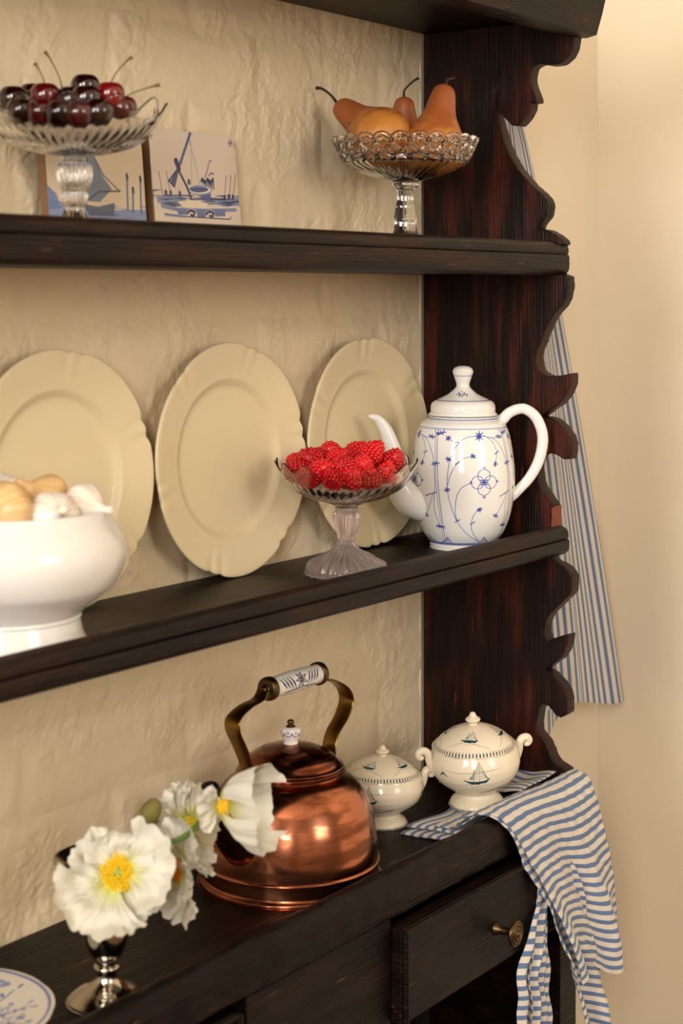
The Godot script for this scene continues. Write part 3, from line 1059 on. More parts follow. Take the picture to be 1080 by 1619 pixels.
func build_coffee_pot() -> void:
	var blue := Color(0.2, 0.28, 0.62)
	var soft := Color(0.36, 0.44, 0.72)
	var white := Color(0.905, 0.895, 0.875)
	var t := thing("coffee_pot", "tall white porcelain coffee pot painted with blue flowers on middle shelf", "coffee pot", Vector3(-0.0735, 1.192, 0.1035))
	var k := 1.0 / 6219.0
	var Y0 := 1323.0
	var P := func(pts: Array) -> Array:
		var o: Array = []
		for p in pts:
			o.append([p[0] * k, (Y0 - p[1]) * k])
		return o
	# painted body: strokes in sketch units, wrapped on the round of the pot and repeated on its four sides
	var b := Brush.new(2048, 1024, white)
	var W := func(pts: Array, turn: float) -> Array:
		var o: Array = []
		for p in pts:
			var a: float = asin(clampf((p[0] - 414.0) / pot_r(p[1]), -0.98, 0.98))
			o.append(Vector2((2.513 - a + turn) / TAU * 2048.0, (p[1] - 395.0) / (1345.0 - 395.0) * 1024.0))
		return o
	for y in [405, 408, 462, 468]:
		b.line(Vector2(0, (y - 395) / 950.0 * 1024), Vector2(2047, (y - 395) / 950.0 * 1024), 1.6, 1.6, soft)
	for y in [1266, 1272, 1278]:
		b.line(Vector2(0, (y - 395) / 950.0 * 1024), Vector2(2047, (y - 395) / 950.0 * 1024), 3.0, 3.0, soft)
	for q in 4:
		var turn := q * PI / 2
		var dr := func(pts: Array, r: float, c: Color): b.path(sm_px(W.call(pts, turn)), r, c)
		dr.call([[222, 500], [214, 700], [224, 900], [250, 1100], [284, 1250]], 2.6, soft)
		dr.call([[209, 500], [201, 700], [211, 900], [238, 1100], [270, 1250]], 2.0, soft)
		for s in [[[470, 512], [420, 520], [370, 550], [320, 620], [290, 720], [281, 860], [300, 970], [350, 1100], [420, 1190], [505, 1258]], [[540, 516], [600, 530], [650, 580], [690, 670], [712, 800], [708, 910], [690, 1010], [678, 1140]], [[560, 520], [605, 565], [628, 630], [616, 700]], [[372, 550], [330, 552], [292, 527]], [[550, 517], [620, 528], [655, 522], [680, 497]], [[283, 850], [305, 770], [350, 695], [400, 660], [460, 648]], [[440, 830], [375, 868], [342, 940], [338, 1050], [353, 1098]], [[505, 1252], [460, 1185], [449, 1110], [468, 1050], [505, 1015]], [[703, 905], [670, 990], [622, 1068]]]:
			dr.call(s, 2.3, soft)
		for c in [[0, -45], [0, 45], [-45, 0], [45, 0]]:
			var ring: Array = []
			for i in 25:
				ring.append([535 + c[0] + 44 * cos(TAU * i / 24), 828 + c[1] + 44 * sin(TAU * i / 24)])
			dr.call(ring, 2.6, soft)
		for i in 5:
			dr.call([[505, 798 + i * 15], [565, 798 + i * 15]] if i in [1, 2, 3] else [[515, 808 + i * 10], [555, 848 - i * 10]], 2.4, blue)
		for f in [[292, 527], [180, 522], [290, 668], [460, 645], [280, 882], [615, 705], [704, 702], [503, 1015], [620, 1070], [676, 1145], [682, 495], [505, 505], [505, 520], [535, 728], [535, 930], [628, 828], [440, 830]]:
			var n := 3 if absf(f[0] - 535.0) < 110 and absf(f[1] - 828.0) < 110 else 7
			for i in n:
				var a: float = i * 2.4 + f[0]
				var rr := 11.0 if n == 3 else 15.0 + 5.0 * (i % 2)
				dr.call([[f[0] + 3 * cos(a), f[1] + 3 * sin(a)], [f[0] + rr * cos(a), f[1] + rr * sin(a)]], 3.4, blue)
		for i in 8:
			dr.call([[505 + 8 * cos(i * PI / 4), 512 + 8 * sin(i * PI / 4)], [505 + 34 * cos(i * PI / 4), 512 + 34 * sin(i * PI / 4)]], 3.2, blue)
		for f in [[352, 1097], [456, 1113], [626, 630], [152, 925], [700, 910], [350, 695]]:
			dr.call([[f[0] - 14, f[1] + 8], [f[0], f[1]], [f[0] + 16, f[1] - 10]], 3.4, blue)
		for f in [[290, 1258], [537, 1258]]:
			for i in 7:
				dr.call([[f[0] - 36 + i * 12, f[1] + 6], [f[0] - 12 + i * 5, f[1] - 44 + absf(i - 3) * 10]], 2.6, soft)
		dr.call([[225, 470], [228, 500], [245, 495], [268, 470]], 3.0, blue)
		dr.call([[205, 470], [210, 492], [228, 500]], 3.0, blue)
	var painted := mat(Color.WHITE, 0.1)
	painted.albedo_texture = b.tex()
	M.pot_glaze = mat(white, 0.1)
	var g := Geo.new()
	var body: Array = [[0, 1310], [225, 1323], [231, 1320], [236, 1300], [237, 1285], [250, 1265], [292, 1205], [334, 1100], [355, 1000], [367, 900], [369, 800], [361, 700], [338, 550], [312, 470], [297, 440], [262, 415], [244, 405], [244, 405], [243, 395], [236, 392], [230, 400], [0, 400]]
	g.lathe(sm(P.call(body), 6), 120, null, (Y0 - 1345) * k, (Y0 - 395) * k)
	part("body", g.mesh(), painted, t)
	# lid
	var lb := Brush.new(1024, 256, white)
	for y in [52, 176]:
		lb.line(Vector2(0, y), Vector2(1023, y), 1.6, 1.6, soft)
	for q in 4:
		var x0 := 1024.0 * (0.42 + q * 0.25)
		for i in 9:
			var a := Vector2(x0 - 60 + i * 12, 143 + 9 * sin(i * 2.2))
			lb.path([a, a + Vector2(14, 8 * cos(i * 3.0))], 3.0, Color(0.17, 0.25, 0.4), 0.9)
		lb.path([Vector2(x0, 143), Vector2(x0 + 70, 145)], 1.6, blue)
	var lid_m := mat(Color.WHITE, 0.1)
	lid_m.albedo_texture = lb.tex()
	g = Geo.new()
	var lid: Array = [[0, 388], [236, 388], [240, 380], [238, 370], [229, 366], [229, 366], [231, 340], [226, 312], [208, 290], [172, 272], [122, 247], [80, 218], [55, 195], [47, 180], [48, 160], [62, 120], [73, 85], [72, 72], [62, 55], [36, 41], [0, 37]]
	g.lathe(sm(P.call(lid), 6), 80)
	part("lid", g.mesh(), lid_m, t)
	# handle and spout lie in one upright plane through the pot's axis
	var D := Vector3(0.6, 0, 0.8)
	var S := Vector3(-0.8, 0, -0.6)
	var on := func(pts: Array, way: Vector3) -> Array:
		var o: Array = []
		for p in pts:
			o.append(way * p[0] + Vector3.UP * p[1])
		return sm3(o, 6)
	g = Geo.new()
	var hp: Array = on.call([[0.036, 0.138], [0.046, 0.1458], [0.0524, 0.1523], [0.0621, 0.1567], [0.0718, 0.1567], [0.0831, 0.1482], [0.0903, 0.1321], [0.0911, 0.116], [0.0863, 0.0967], [0.0766, 0.079], [0.0653, 0.0662], [0.0565, 0.0574], [0.046, 0.05]], D)
	g.tube(hp, ramp([0.0068, 0.0062, 0.006, 0.0062, 0.0064, 0.006, 0.0055, 0.0055], hp.size()), 18, 1.0, D.cross(Vector3.UP))
	part("handle", g.mesh(), M.pot_glaze, t)
	g = Geo.new()
	var sp: Array = on.call([[0.1138, 0.1518], [0.1105, 0.1508], [0.1022, 0.1475], [0.0931, 0.1351], [0.0864, 0.1175], [0.0822, 0.1015], [0.0796, 0.0824], [0.0738, 0.0663], [0.0636, 0.0563], [0.046, 0.0511], [0.03, 0.0511]], S)
	g.tube(sp, ramp([0.0016, 0.003, 0.0055, 0.0075, 0.0092, 0.0108, 0.013, 0.0165, 0.0195, 0.022, 0.02], sp.size()), 24, 1.0, S.cross(Vector3.UP))
	part("spout", g.mesh(), M.pot_glaze, t)


func sm_px(pts: Array) -> Array:
	if pts.size() < 3:
		return pts
	var out: Array = []
	for i in pts.size() - 1:
		var a: Vector2 = pts[i]
		var b: Vector2 = pts[i + 1]
		var pre: Vector2 = pts[i - 1] if i > 0 else a * 2 - b
		var post: Vector2 = pts[i + 2] if i + 2 < pts.size() else b * 2 - a
		for j in 4:
			out.append(a.cubic_interpolate(b, pre, post, j / 4.0))
	out.append(pts[-1])
	return out


func build_kettle() -> void:
	var t := thing("kettle", "round copper kettle with brass handle brackets and porcelain grip", "kettle", Vector3(-0.3905, 0.9035, 0.1))
	var k := 1.0 / 5599.0
	var P := func(pts: Array) -> Array:
		var o: Array = []
		for p in pts:
			o.append([p[0] * k, (1229.0 - p[1]) * k])
		return o
	var g := Geo.new()
	g.lathe(sm(P.call([[0, 1222], [478, 1229], [500, 1227], [509, 1219], [509, 1210], [502, 1203], [492, 1199], [487, 1190], [487, 1190], [486, 1150], [486, 1128], [486, 1128], [494, 1122], [496, 1114], [490, 1106], [484, 1104], [484, 1104], [481, 1030], [470, 940], [452, 860], [424, 785], [385, 722], [338, 678], [300, 657], [284, 650], [284, 650], [284, 636], [280, 632], [0, 632]]), 6), 128)
	part("body", g.mesh(), M.copper, t)
	g = Geo.new()
	g.lathe(sm(P.call([[0, 634], [282, 634], [290, 630], [292, 622], [286, 616], [286, 616], [292, 610], [292, 602], [282, 597], [272, 590], [240, 556], [195, 528], [140, 506], [80, 492], [40, 487], [0, 486]]), 6), 96)
	var lid := part("lid", g.mesh(), M.lid_copper, t, "domed copper lid with greenish tarnish")
	# porcelain knob with painted scallops and a brass finial
	var b := Brush.new(512, 128, Color(0.9, 0.89, 0.87))
	for i in 8:
		var x := i * 64.0
		b.path(sm_px([Vector2(x, 30), Vector2(x + 12, 52), Vector2(x + 32, 60), Vector2(x + 52, 52), Vector2(x + 64, 30)]), 3.0, Color(0.2, 0.26, 0.52))
		b.path(sm_px([Vector2(x + 20, 20), Vector2(x + 32, 34), Vector2(x + 44, 20)]), 3.0, Color(0.2, 0.26, 0.52))
	var km := mat(Color.WHITE, 0.12)
	km.albedo_texture = b.tex()
	g = Geo.new()
	g.lathe(sm(P.call([[0, 494], [40, 494], [41, 488], [40, 470], [48, 448], [58, 425], [59, 414], [50, 404], [30, 397], [0, 395]]), 5), 40)
	part("knob", g.mesh(), km, lid, "small white porcelain lid knob with blue scallops")
	g = Geo.new()
	g.lathe(sm(P.call([[0, 398], [26, 398], [24, 390], [16, 384], [20, 374], [19, 364], [11, 357], [0, 355]]), 4), 24)
	part("finial", g.mesh(), M.old_brass, lid)
	# two flat brass straps bowed outwards, and the turned grip between them
	var strap := func(pts: Array) -> Geo:
		var o: Array = []
		for p in pts:
			o.append(Vector3(p[0], p[1], 0))
		var h := Geo.new()
		var path := sm3(o, 6)
		h.tube(path, ramp([0.0075, 0.0078, 0.009, 0.0098, 0.0098, 0.0092, 0.0088, 0.0088], path.size()), 20, 0.17, Vector3.BACK)
		return h
	part("handle_bracket", strap.call([[-0.043, 0.194], [-0.0511, 0.186], [-0.0703, 0.1829], [-0.0878, 0.1754], [-0.0895, 0.1637], [-0.079, 0.1459], [-0.069, 0.1266], [-0.0625, 0.11], [-0.0615, 0.1]]).mesh(), M.brass, t, "bowed flat brass strap on the spout side")
	part("handle_bracket", strap.call([[0.046, 0.19], [0.053, 0.186], [0.0693, 0.1814], [0.0875, 0.1706], [0.0945, 0.1561], [0.0855, 0.1412], [0.0715, 0.1293], [0.0645, 0.116], [0.0645, 0.1]]).mesh(), M.brass, t, "bowed flat brass strap on the side away from the spout")
	var gb := Brush.new(512, 512, Color(0.86, 0.84, 0.8))
	var deep := Color(0.1, 0.14, 0.32)
	for q in 2:
		var y0 := 102.0 + q * 256.0
		gb.path(sm_px([Vector2(90, y0 + 70), Vector2(200, y0 + 62), Vector2(256, y0 + 56), Vector2(330, y0 + 62), Vector2(420, y0 + 70)]), 5.0, deep)
		for s in [-1.0, 1.0]:
			for i in 4:
				var xx: float = 256 + s * (70 + i * 32)
				gb.path(sm_px([Vector2(xx - s * 10, y0 + 56 - i * 6), Vector2(xx + s * 14, y0 + 4), Vector2(xx + s * 40, y0 - 50)]), 9.0, deep, 0.95, true)
		for i in 7:
			var a := i * TAU / 7
			var c := Vector2(256, y0)
			gb.path([c + Vector2.from_angle(a) * 8, c + Vector2.from_angle(a + 0.25) * 34, c + Vector2.from_angle(a) * 60, c + Vector2.from_angle(a - 0.3) * 34, c + Vector2.from_angle(a) * 8], 4.0, deep)
	gb.im.rotate_90(CLOCKWISE)
	var gm := mat(Color.WHITE, 0.12)
	gm.albedo_texture = gb.tex()
	g = Geo.new()
	g.lathe(sm([[0, -0.039], [0.0095, -0.039], [0.0098, -0.037], [0.0102, -0.03], [0.0108, -0.015], [0.0112, -0.004], [0.0106, 0.002], [0.0108, 0.006], [0.0104, 0.02], [0.0094, 0.034], [0.009, 0.0365], [0, 0.0365]], 5), 40)
	var grip := part("grip", g.mesh(), gm, t, "white porcelain grip with dark blue flowers")
	grip.transform = Transform3D(Basis(Vector3.BACK, -PI / 2), Vector3(0.006, 0.193, 0))
	for s in [[-0.0385, -1.0], [0.0425, 1.0]]:
		g = Geo.new()
		g.lathe(sm([[0, 0.0125], [0.004, 0.0125], [0.0042, 0.0085], [0.006, 0.0075], [0.0105, 0.0068], [0.0116, 0.004], [0.0116, 0.001], [0.0105, -0.001], [0, -0.001]], 3), 32)
		var cap := part("ferrule", g.mesh(), M.old_brass, t)
		cap.transform = Transform3D(Basis(Vector3.BACK, PI / 2 if s[1] < 0 else -PI / 2), Vector3(s[0] + 0.006 - 0.0055 * (1.0 if s[1] > 0 else 0.0), 0.193, 0))
	# spout towards the flowers, with a dark capped mouth
	g = Geo.new()
	var sp := sm3([Vector3(-0.05, 0.046, 0.0), Vector3(-0.072, 0.055, 0.0), Vector3(-0.0905, 0.0685, 0.0), Vector3(-0.1055, 0.087, 0.0), Vector3(-0.1175, 0.1045, 0.0), Vector3(-0.125, 0.1155, 0.0)], 6)
	g.tube(sp, ramp([0.028, 0.025, 0.019, 0.014, 0.011, 0.0095], sp.size()), 28)
	part("spout", g.mesh(), M.copper, t)
	g = Geo.new()
	g.tube(sm3([Vector3(-0.121, 0.109, 0), Vector3(-0.125, 0.115, 0), Vector3(-0.1282, 0.1195, 0)], 3), [0.0105, 0.0112, 0.0112, 0.0112, 0.0108, 0.009, 0.006], 20)
	part("spout_cap", g.mesh(), M.dark_metal, t, "dark cap on the spout mouth")


func ship(b: Brush, at: Callable, c: Color) -> void:
	# a little two-masted boat with its wash, in sketch units about its middle
	var dr := func(pts: Array, r: float, al := 0.85): b.path(at.call(pts), r, c, al, true)
	dr.call([[-40, 20], [-10, 36], [40, 30], [55, 12]], 9.0)
	dr.call([[-30, 26], [10, 34], [50, 22]], 10.0)
	dr.call([[-5, 25], [0, -50]], 2.0)
	dr.call([[18, 25], [20, -70]], 2.2)
	for i in 6:
		dr.call([[18 - i * 1.0, -62 + i * 14], [-20 + i * 2, 12]], 3.6, 0.55)
		dr.call([[22, -60 + i * 14], [48, 8]], 3.4, 0.5)
	for i in 9:
		dr.call([[-120 + i * 26, 50 + 8 * sin(i * 2.0)], [-60 + i * 26, 46 + 9 * cos(i * 1.3)]], 2.4, 0.45)


func build_tureens() -> void:
	var cream := Color(0.87, 0.82, 0.73)
	var ink := Color(0.1, 0.24, 0.29)
	# lid and body pictures, shared by the pair
	var bb := Brush.new(1024, 384, cream)
	for q in 2:
		var x0 := 1024.0 * (0.413 + q * 0.5)
		ship(bb, func(pts):
			var o: Array = []
			for p in pts:
				o.append(Vector2(x0 - p[0] * 0.95, 112 + p[1] * 1.25))
			return o, ink)
		var far := func(pts: Array, r: float): bb.path(px(pts), r, ink, 0.7, true)
		far.call([[x0 + 128, 120], [x0 + 128, 70]], 3.0)
		far.call([[x0 + 140, 130], [x0 + 122, 108], [x0 + 104, 128]], 6.0)
		far.call([[x0 + 120, 88], [x0 + 60, 94], [x0 - 60, 80], [x0 - 100, 74]], 1.6)
		for i in 8:
			far.call([[x0 - 20 - i * 13, 250 - i * 4], [x0 - 36 - i * 13, 236 - i * 4]], 9.0)
		far.call([[x0 - 10, 262], [x0 - 130, 222]], 7.0)
		far.call([[x0 + 250, 150], [x0 + 230, 112], [x0 + 214, 152]], 7.0)
		far.call([[x0 + 262, 160], [x0 + 210, 164]], 6.0)
		far.call([[x0 + 240, 40], [x0 + 238, 130]], 2.5)
	for i in 64:
		bb.line(Vector2(i * 16 + 4, 379), Vector2(i * 16 + 8, 376), 4.0, 4.0, ink, 0.9)
	var lb := Brush.new(512, 512, cream)
	for q in 4:
		var d := Vector2.from_angle(2.55 + q * PI / 2 + 0.25)
		var n := Vector2(d.y, -d.x)
		ship(lb, func(pts):
			var o: Array = []
			for p in pts:
				o.append(Vector2(256, 256) + d * (150 + p[1] * 0.8) + n * p[0] * 1.1)
			return o, ink)
	for i in 72:
		var d := Vector2.from_angle(i * TAU / 72)
		lb.line(Vector2(256, 256) + d * 250, Vector2(256, 256) + d * 254, 4.5, 4.5, ink, 0.95)
		lb.line(Vector2(256, 256) + d * 239, Vector2(256, 256) + d * 244, 1.6, 1.6, ink, 0.6)
	var bm := mat(Color.WHITE, 0.14)
	bm.albedo_texture = bb.tex()
	var lm := mat(Color.WHITE, 0.14)
	lm.albedo_texture = lb.tex()
	var plain := mat(cream, 0.14)
	var rows := [[Vector3(-0.1165, 0.9178, 0.148), 1.0, Vector3(0, 0, 0.085), 0.0, "cream lidded tureen painted with ships, standing on the striped towel", 1.0], [Vector3(-0.1985, 0.9035, 0.078), 0.9, Vector3.ZERO, -0.4, "smaller cream lidded tureen between the copper kettle and dark side panel", 0.92]]
	for r in rows:
		var t := thing("tureen", r[4], "tureen", r[0], "small ship-painted tureens")
		t.rotation = r[2]
		var k: float = r[1] / 5112.0
		var hk: float = r[5]
		var P := func(pts: Array) -> Array:
			var o: Array = []
			for p in pts:
				o.append([p[0] * k, (575.0 - p[1]) * k * hk])
			return o
		var g := Geo.new()
		g.lathe(sm(P.call([[0, 570], [146, 575], [153, 570], [150, 556], [138, 540], [118, 525], [106, 512], [106, 500], [118, 490], [158, 468], [205, 432], [238, 390], [254, 345], [255, 310], [246, 275], [236, 252], [232, 240], [228, 236], [220, 240], [222, 260], [200, 400], [120, 470], [0, 480]]), 5), 80, null, 0.0, 340 * k * hk)
		var body := part("body", g.mesh(), bm, t)
		body.rotation.y = r[3]
		g = Geo.new()
		g.lathe(sm(P.call([[0, 240], [222, 240], [226, 234], [227, 226], [222, 221], [214, 216], [186, 188], [140, 158], [90, 136], [50, 124], [0, 120]]), 6), 80)
		for i in g.uv.size():
			g.uv[i] = Vector2(0.5 + g.v[i].x / (456.0 * k), 0.5 + g.v[i].z / (456.0 * k))
		var lid := part("lid", g.mesh(), lm, t)
		lid.rotation.y = r[3]
		g = Geo.new()
		g.lathe(sm(P.call([[0, 130], [30, 130], [26, 120], [24, 114], [40, 100], [42, 90], [30, 80], [22, 74], [18, 64], [12, 54], [0, 50]]), 5), 32)
		part("lid_knob", g.mesh(), plain, lid)
		for s in [-1.0, 1.0]:
			g = Geo.new()
			var hp: Array = []
			for q in [[225, 370], [250, 345], [268, 300], [272, 262], [290, 240], [318, 238], [330, 258], [318, 276], [300, 272]]:
				hp.append(Vector3(s * q[0] * k, (575.0 - q[1]) * k * hk, 0))
			hp = sm3(hp, 5)
			g.tube(hp, ramp([0.0045, 0.0042, 0.004, 0.0045, 0.0045, 0.0042, 0.0038, 0.003, 0.0025], hp.size()), 14, 1.0, Vector3.BACK)
			var hd := part("handle", g.mesh(), plain, t)
			hd.transform = Transform3D(Basis(Vector3.UP, -0.7), Vector3.ZERO)


func build_saucer() -> void:
	var b := Brush.new(512, 512, Color(0.84, 0.8, 0.74))
	var blue := Color(0.3, 0.36, 0.6)
	var c := Vector2(256, 256)
	for i in 180:
		b.line(c + Vector2.from_angle(i * TAU / 180) * 240, c + Vector2.from_angle((i + 1) * TAU / 180) * 240, 4.0, 4.0, blue, 0.55)
	for i in 240:
		var a := rng.randf() * TAU
		var r := rng.randf_range(90, 210)
		var p := c + Vector2.from_angle(a) * r
		b.path([p, p + Vector2.from_angle(rng.randf() * TAU) * rng.randf_range(4, 14)], rng.randf_range(2.5, 6), blue.lerp(Color(0.6, 0.64, 0.74), rng.randf()), 0.75)
	for i in 12:
		var a := i * TAU / 12
		b.path(sm_px([c + Vector2.from_angle(a) * 110, c + Vector2.from_angle(a + 0.2) * 150, c + Vector2.from_angle(a + 0.15) * 190]), 2.5, blue, 0.7)
	var m := mat(Color.WHITE, 0.15)
	m.albedo_texture = b.tex()
	var t := thing("saucer", "white china saucer with blue sprigs beside the silver vase", "saucer", Vector3(-0.825, 0.9035, 0.0935))
	var g := Geo.new()
	g.lathe(sm([[0, 0.006], [0.03, 0.006], [0.04, 0.008], [0.06, 0.013], [0.08, 0.0175], [0.0845, 0.0182], [0.085, 0.0172], [0.083, 0.0162], [0.06, 0.01], [0.04, 0.003], [0.036, 0.0], [0.032, 0.0], [0.031, 0.003], [0, 0.003]], 5), 128, func(a, _j, p): return Vector3(p.x * (1.0 + 0.012 * smoothstep(0.05, 0.08, p.x) * absf(cos(a * 5.0))), p.y, 0))
	for i in g.uv.size():
		g.uv[i] = Vector2(0.5 + g.v[i].x / 0.174, 0.5 + g.v[i].z / 0.174)
	part("saucer_body", g.mesh(), m, t)


# ---------------------------------------------------------------- fruit on glass stands

func build_pear_stand() -> void:
	var at := Vector3(-0.1865, 1.512, 0.1)
	var t := thing("glass_stand", "clear pressed glass stand with heart openwork rim holding three pears", "cake stand", at)
	var k := 1.0 / 5403.0
	var P := func(pts: Array) -> Array:
		var o: Array = []
		for p in pts:
			o.append([p[0] * k, (1152.0 - p[1]) * k])
		return o
	# shallow dish: underside ribbed, then the upright band of hearts
	var g := Geo.new()
	g.lathe(sm(P.call([[0, 664], [70, 664], [84, 656], [130, 644], [220, 618], [300, 588], [344, 566], [354, 552], [352, 540], [340, 534], [340, 534], [326, 545], [290, 566], [220, 596], [130, 624], [60, 634], [0, 636]]), 5), 144, func(a, j, p): return Vector3(p.x, p.y + (0.0007 * sin(a * 36.0) * smoothstep(0.02, 0.04, p.x) if j < 36 else 0.0), 0))
	part("bowl", g.mesh(), M.glass, t)
	g = Geo.new()
	g.lathe(sm(P.call([[0, 666], [70, 666], [78, 672], [78, 684], [70, 690], [60, 696], [56, 702], [56, 702], [52, 715], [49, 750], [50, 780], [57, 800], [58, 815], [64, 850], [68, 880], [66, 900], [68, 940], [76, 970], [96, 1020], [150, 1070], [214, 1108], [238, 1130], [238, 1150], [228, 1152], [0, 1152]]), 4), 96, func(a, _j, p):
		var f := cos(fposmod(a, TAU / 8) - TAU / 16) if p.y > 0.035 and p.x < 0.0125 else 1.0
		return Vector3(p.x * (0.94 / f if f < 1.0 else 1.0) + 0.0006 * sin(a * 24.0) * smoothstep(0.04, 0.03, p.y), p.y, 0))
	part("stem", g.mesh(), M.glass, t, "clear faceted glass stem and foot")
	# one lobe of the rim: an arched loop round a heart, edged with beads
	var lobe := Geo.new()
	var loop: Array = []
	for i in 25:
		var a := TAU * i / 24
		var x := 0.0076 * pow(sin(a), 3)
		var y := 0.0062 * (0.8125 * cos(a) - 0.3125 * cos(2 * a) - 0.125 * cos(3 * a) - 0.0625 * cos(4 * a)) * 1.35
		loop.append(Vector3(x, 0.0165 + y, 0))
	lobe.tube(loop, [0.0023], 8)
	var arch: Array = []
	for i in 13:
		var a := PI * (1.08 - 1.16 * i / 12)
		arch.append(Vector3(0.0098 * cos(a), 0.0195 + 0.0088 * sin(a), 0))
	arch.push_front(Vector3(-0.0092, 0.0, 0))
	arch.append(Vector3(0.0092, 0.0, 0))
	lobe.tube(arch, [0.0027], 8)
	lobe.tube([Vector3(-0.0088, 0.002, 0), Vector3(0, 0.0035, 0), Vector3(0.0088, 0.002, 0)], [0.0034], 8)
	for i in 12:
		var a := TAU * (i + 0.5) / 12
		lobe.ball(Vector3(0.0078 * sin(a), 0.0165 + 0.0085 * cos(a), 0.0018), Vector3.ONE * 0.0012, 6, 4)
	var lm := lobe.mesh()
	for i in 24:
		var a := TAU * i / 24
		var out := Vector3(cos(a), 0, sin(a))
		var o := part("heart_lobe", lm, M.glass, t)
		var up := (Vector3.UP * 0.9 + out * 0.44).normalized()
		var side := up.cross(out).normalized()
		o.transform = Transform3D(Basis(side, up, side.cross(up)), out * 0.0655 + Vector3.UP * 0.112)
	# the pears
	var pb := grey(101, 0.015, 256, 256, 4)
	var pc := grey(102, 0.2, 256, 256, 2)
	var im := Image.create(512, 512, false, Image.FORMAT_RGB8)
	for y in 512:
		for x in 512:
			var q := pb[y * 512 + x] / 255.0
			var v := 1.0 - y / 511.0
			var c := Color(0.74, 0.48, 0.19).lerp(Color(0.61, 0.33, 0.165), smoothstep(0.2, 0.6, v + (q - 0.5) * 0.5))
			c = c.lerp(Color(0.62, 0.33, 0.14), smoothstep(0.6, 0.85, q) * 0.5)
			if pc[y * 512 + x] > 205:
				c = c.lerp(Color(0.5, 0.27, 0.12), 0.5)
			im.set_pixel(x, y, c)
	for s in [[300, 210, 8], [120, 160, 4], [420, 120, 4], [200, 320, 5], [350, 90, 4], [60, 250, 6]]:
		for y in range(-s[2], s[2] + 1):
			for x in range(-s[2], s[2] + 1):
				if x * x + y * y <= s[2] * s[2]:
					im.set_pixel(s[0] + x, s[1] + y, Color(0.26, 0.13, 0.07))
	var skin := mat(Color.WHITE, 0.42)
	skin.albedo_texture = ImageTexture.create_from_image(im)
	var stem_m := mat(Color(0.16, 0.1, 0.06), 0.7)
	var rows := [[Vector3(-0.0268, 0.1385, -0.014), Vector3(-0.0272, 0.174, -0.066), 0.86, [Vector3(0.0, 0.081, 0), Vector3(-0.003, 0.094, 0.003), Vector3(-0.010, 0.106, 0.002), Vector3(-0.013, 0.113, -0.002)], 0.4, "russet pear lying on its side, left in the heart-rimmed stand"], [Vector3(0.0085, 0.1295, 0.032), Vector3(0.0247, 0.189, 0.034), 0.86, [Vector3(0, 0.081, 0), Vector3(-0.002, 0.089, 0.0), Vector3(-0.014, 0.097, 0.0)], 2.9, "large russet pear upright at the right of the heart-rimmed stand"], [Vector3(0.032, 0.1295, -0.023), Vector3(0.029, 0.187, -0.0215), 0.72, [Vector3(0, 0.081, 0), Vector3(-0.002, 0.092, -0.002), Vector3(-0.014, 0.104, -0.004), Vector3(-0.022, 0.109, -0.005)], 1.6, "small reddish pear standing behind, in the middle of the three"]]
	for r in rows:
		var o := thing("pear", r[5], "pear", Vector3.ZERO, "pears in the heart-rimmed stand")
		var up: Vector3 = (r[1] - r[0]).normalized()
		var side := up.cross(Vector3(0.3, 0.1, 1.0)).normalized()
		o.transform = Transform3D(Basis(side, up, side.cross(up)) * Basis(Vector3.UP, 0.0 if r[4] == 0.4 else r[4]).scaled(Vector3(r[2] * 1.15, r[2], r[2] * 1.15)), at + r[0])
		g = Geo.new()
		g.lathe(sm([[0, -0.031], [0.004, -0.0322], [0.012, -0.0325], [0.024, -0.027], [0.0325, -0.014], [0.0345, 0.0], [0.0325, 0.013], [0.0255, 0.027], [0.0188, 0.042], [0.0158, 0.056], [0.0136, 0.068], [0.0105, 0.0765], [0.005, 0.0805], [0, 0.081]], 6), 48, func(a, _j, p): return Vector3(p.x * (1.0 + 0.03 * sin(a * 2.0 + r[4]) + 0.012 * sin(a * 5.0 + p.y * 60.0)), p.y, 0))
		part("flesh", g.mesh(), skin, o)
		g = Geo.new()
		var sp := sm3(r[3], 5)
		g.tube(sp, ramp([0.0019, 0.0014, 0.0015, 0.0022], sp.size()), 10)
		# the left pear's stem curls in the world's left, so it turns with the pear
		part("stem", g.mesh(), stem_m, o)


func scalloped(p: Vector2, a: float, r0: float, r1: float, waves: float, amp: float) -> Vector3:
	var k := smoothstep(r0, r1, p.x)
	return Vector3(p.x + amp * 0.4 * k * cos(a * waves), p.y + amp * k * cos(a * waves), 0)


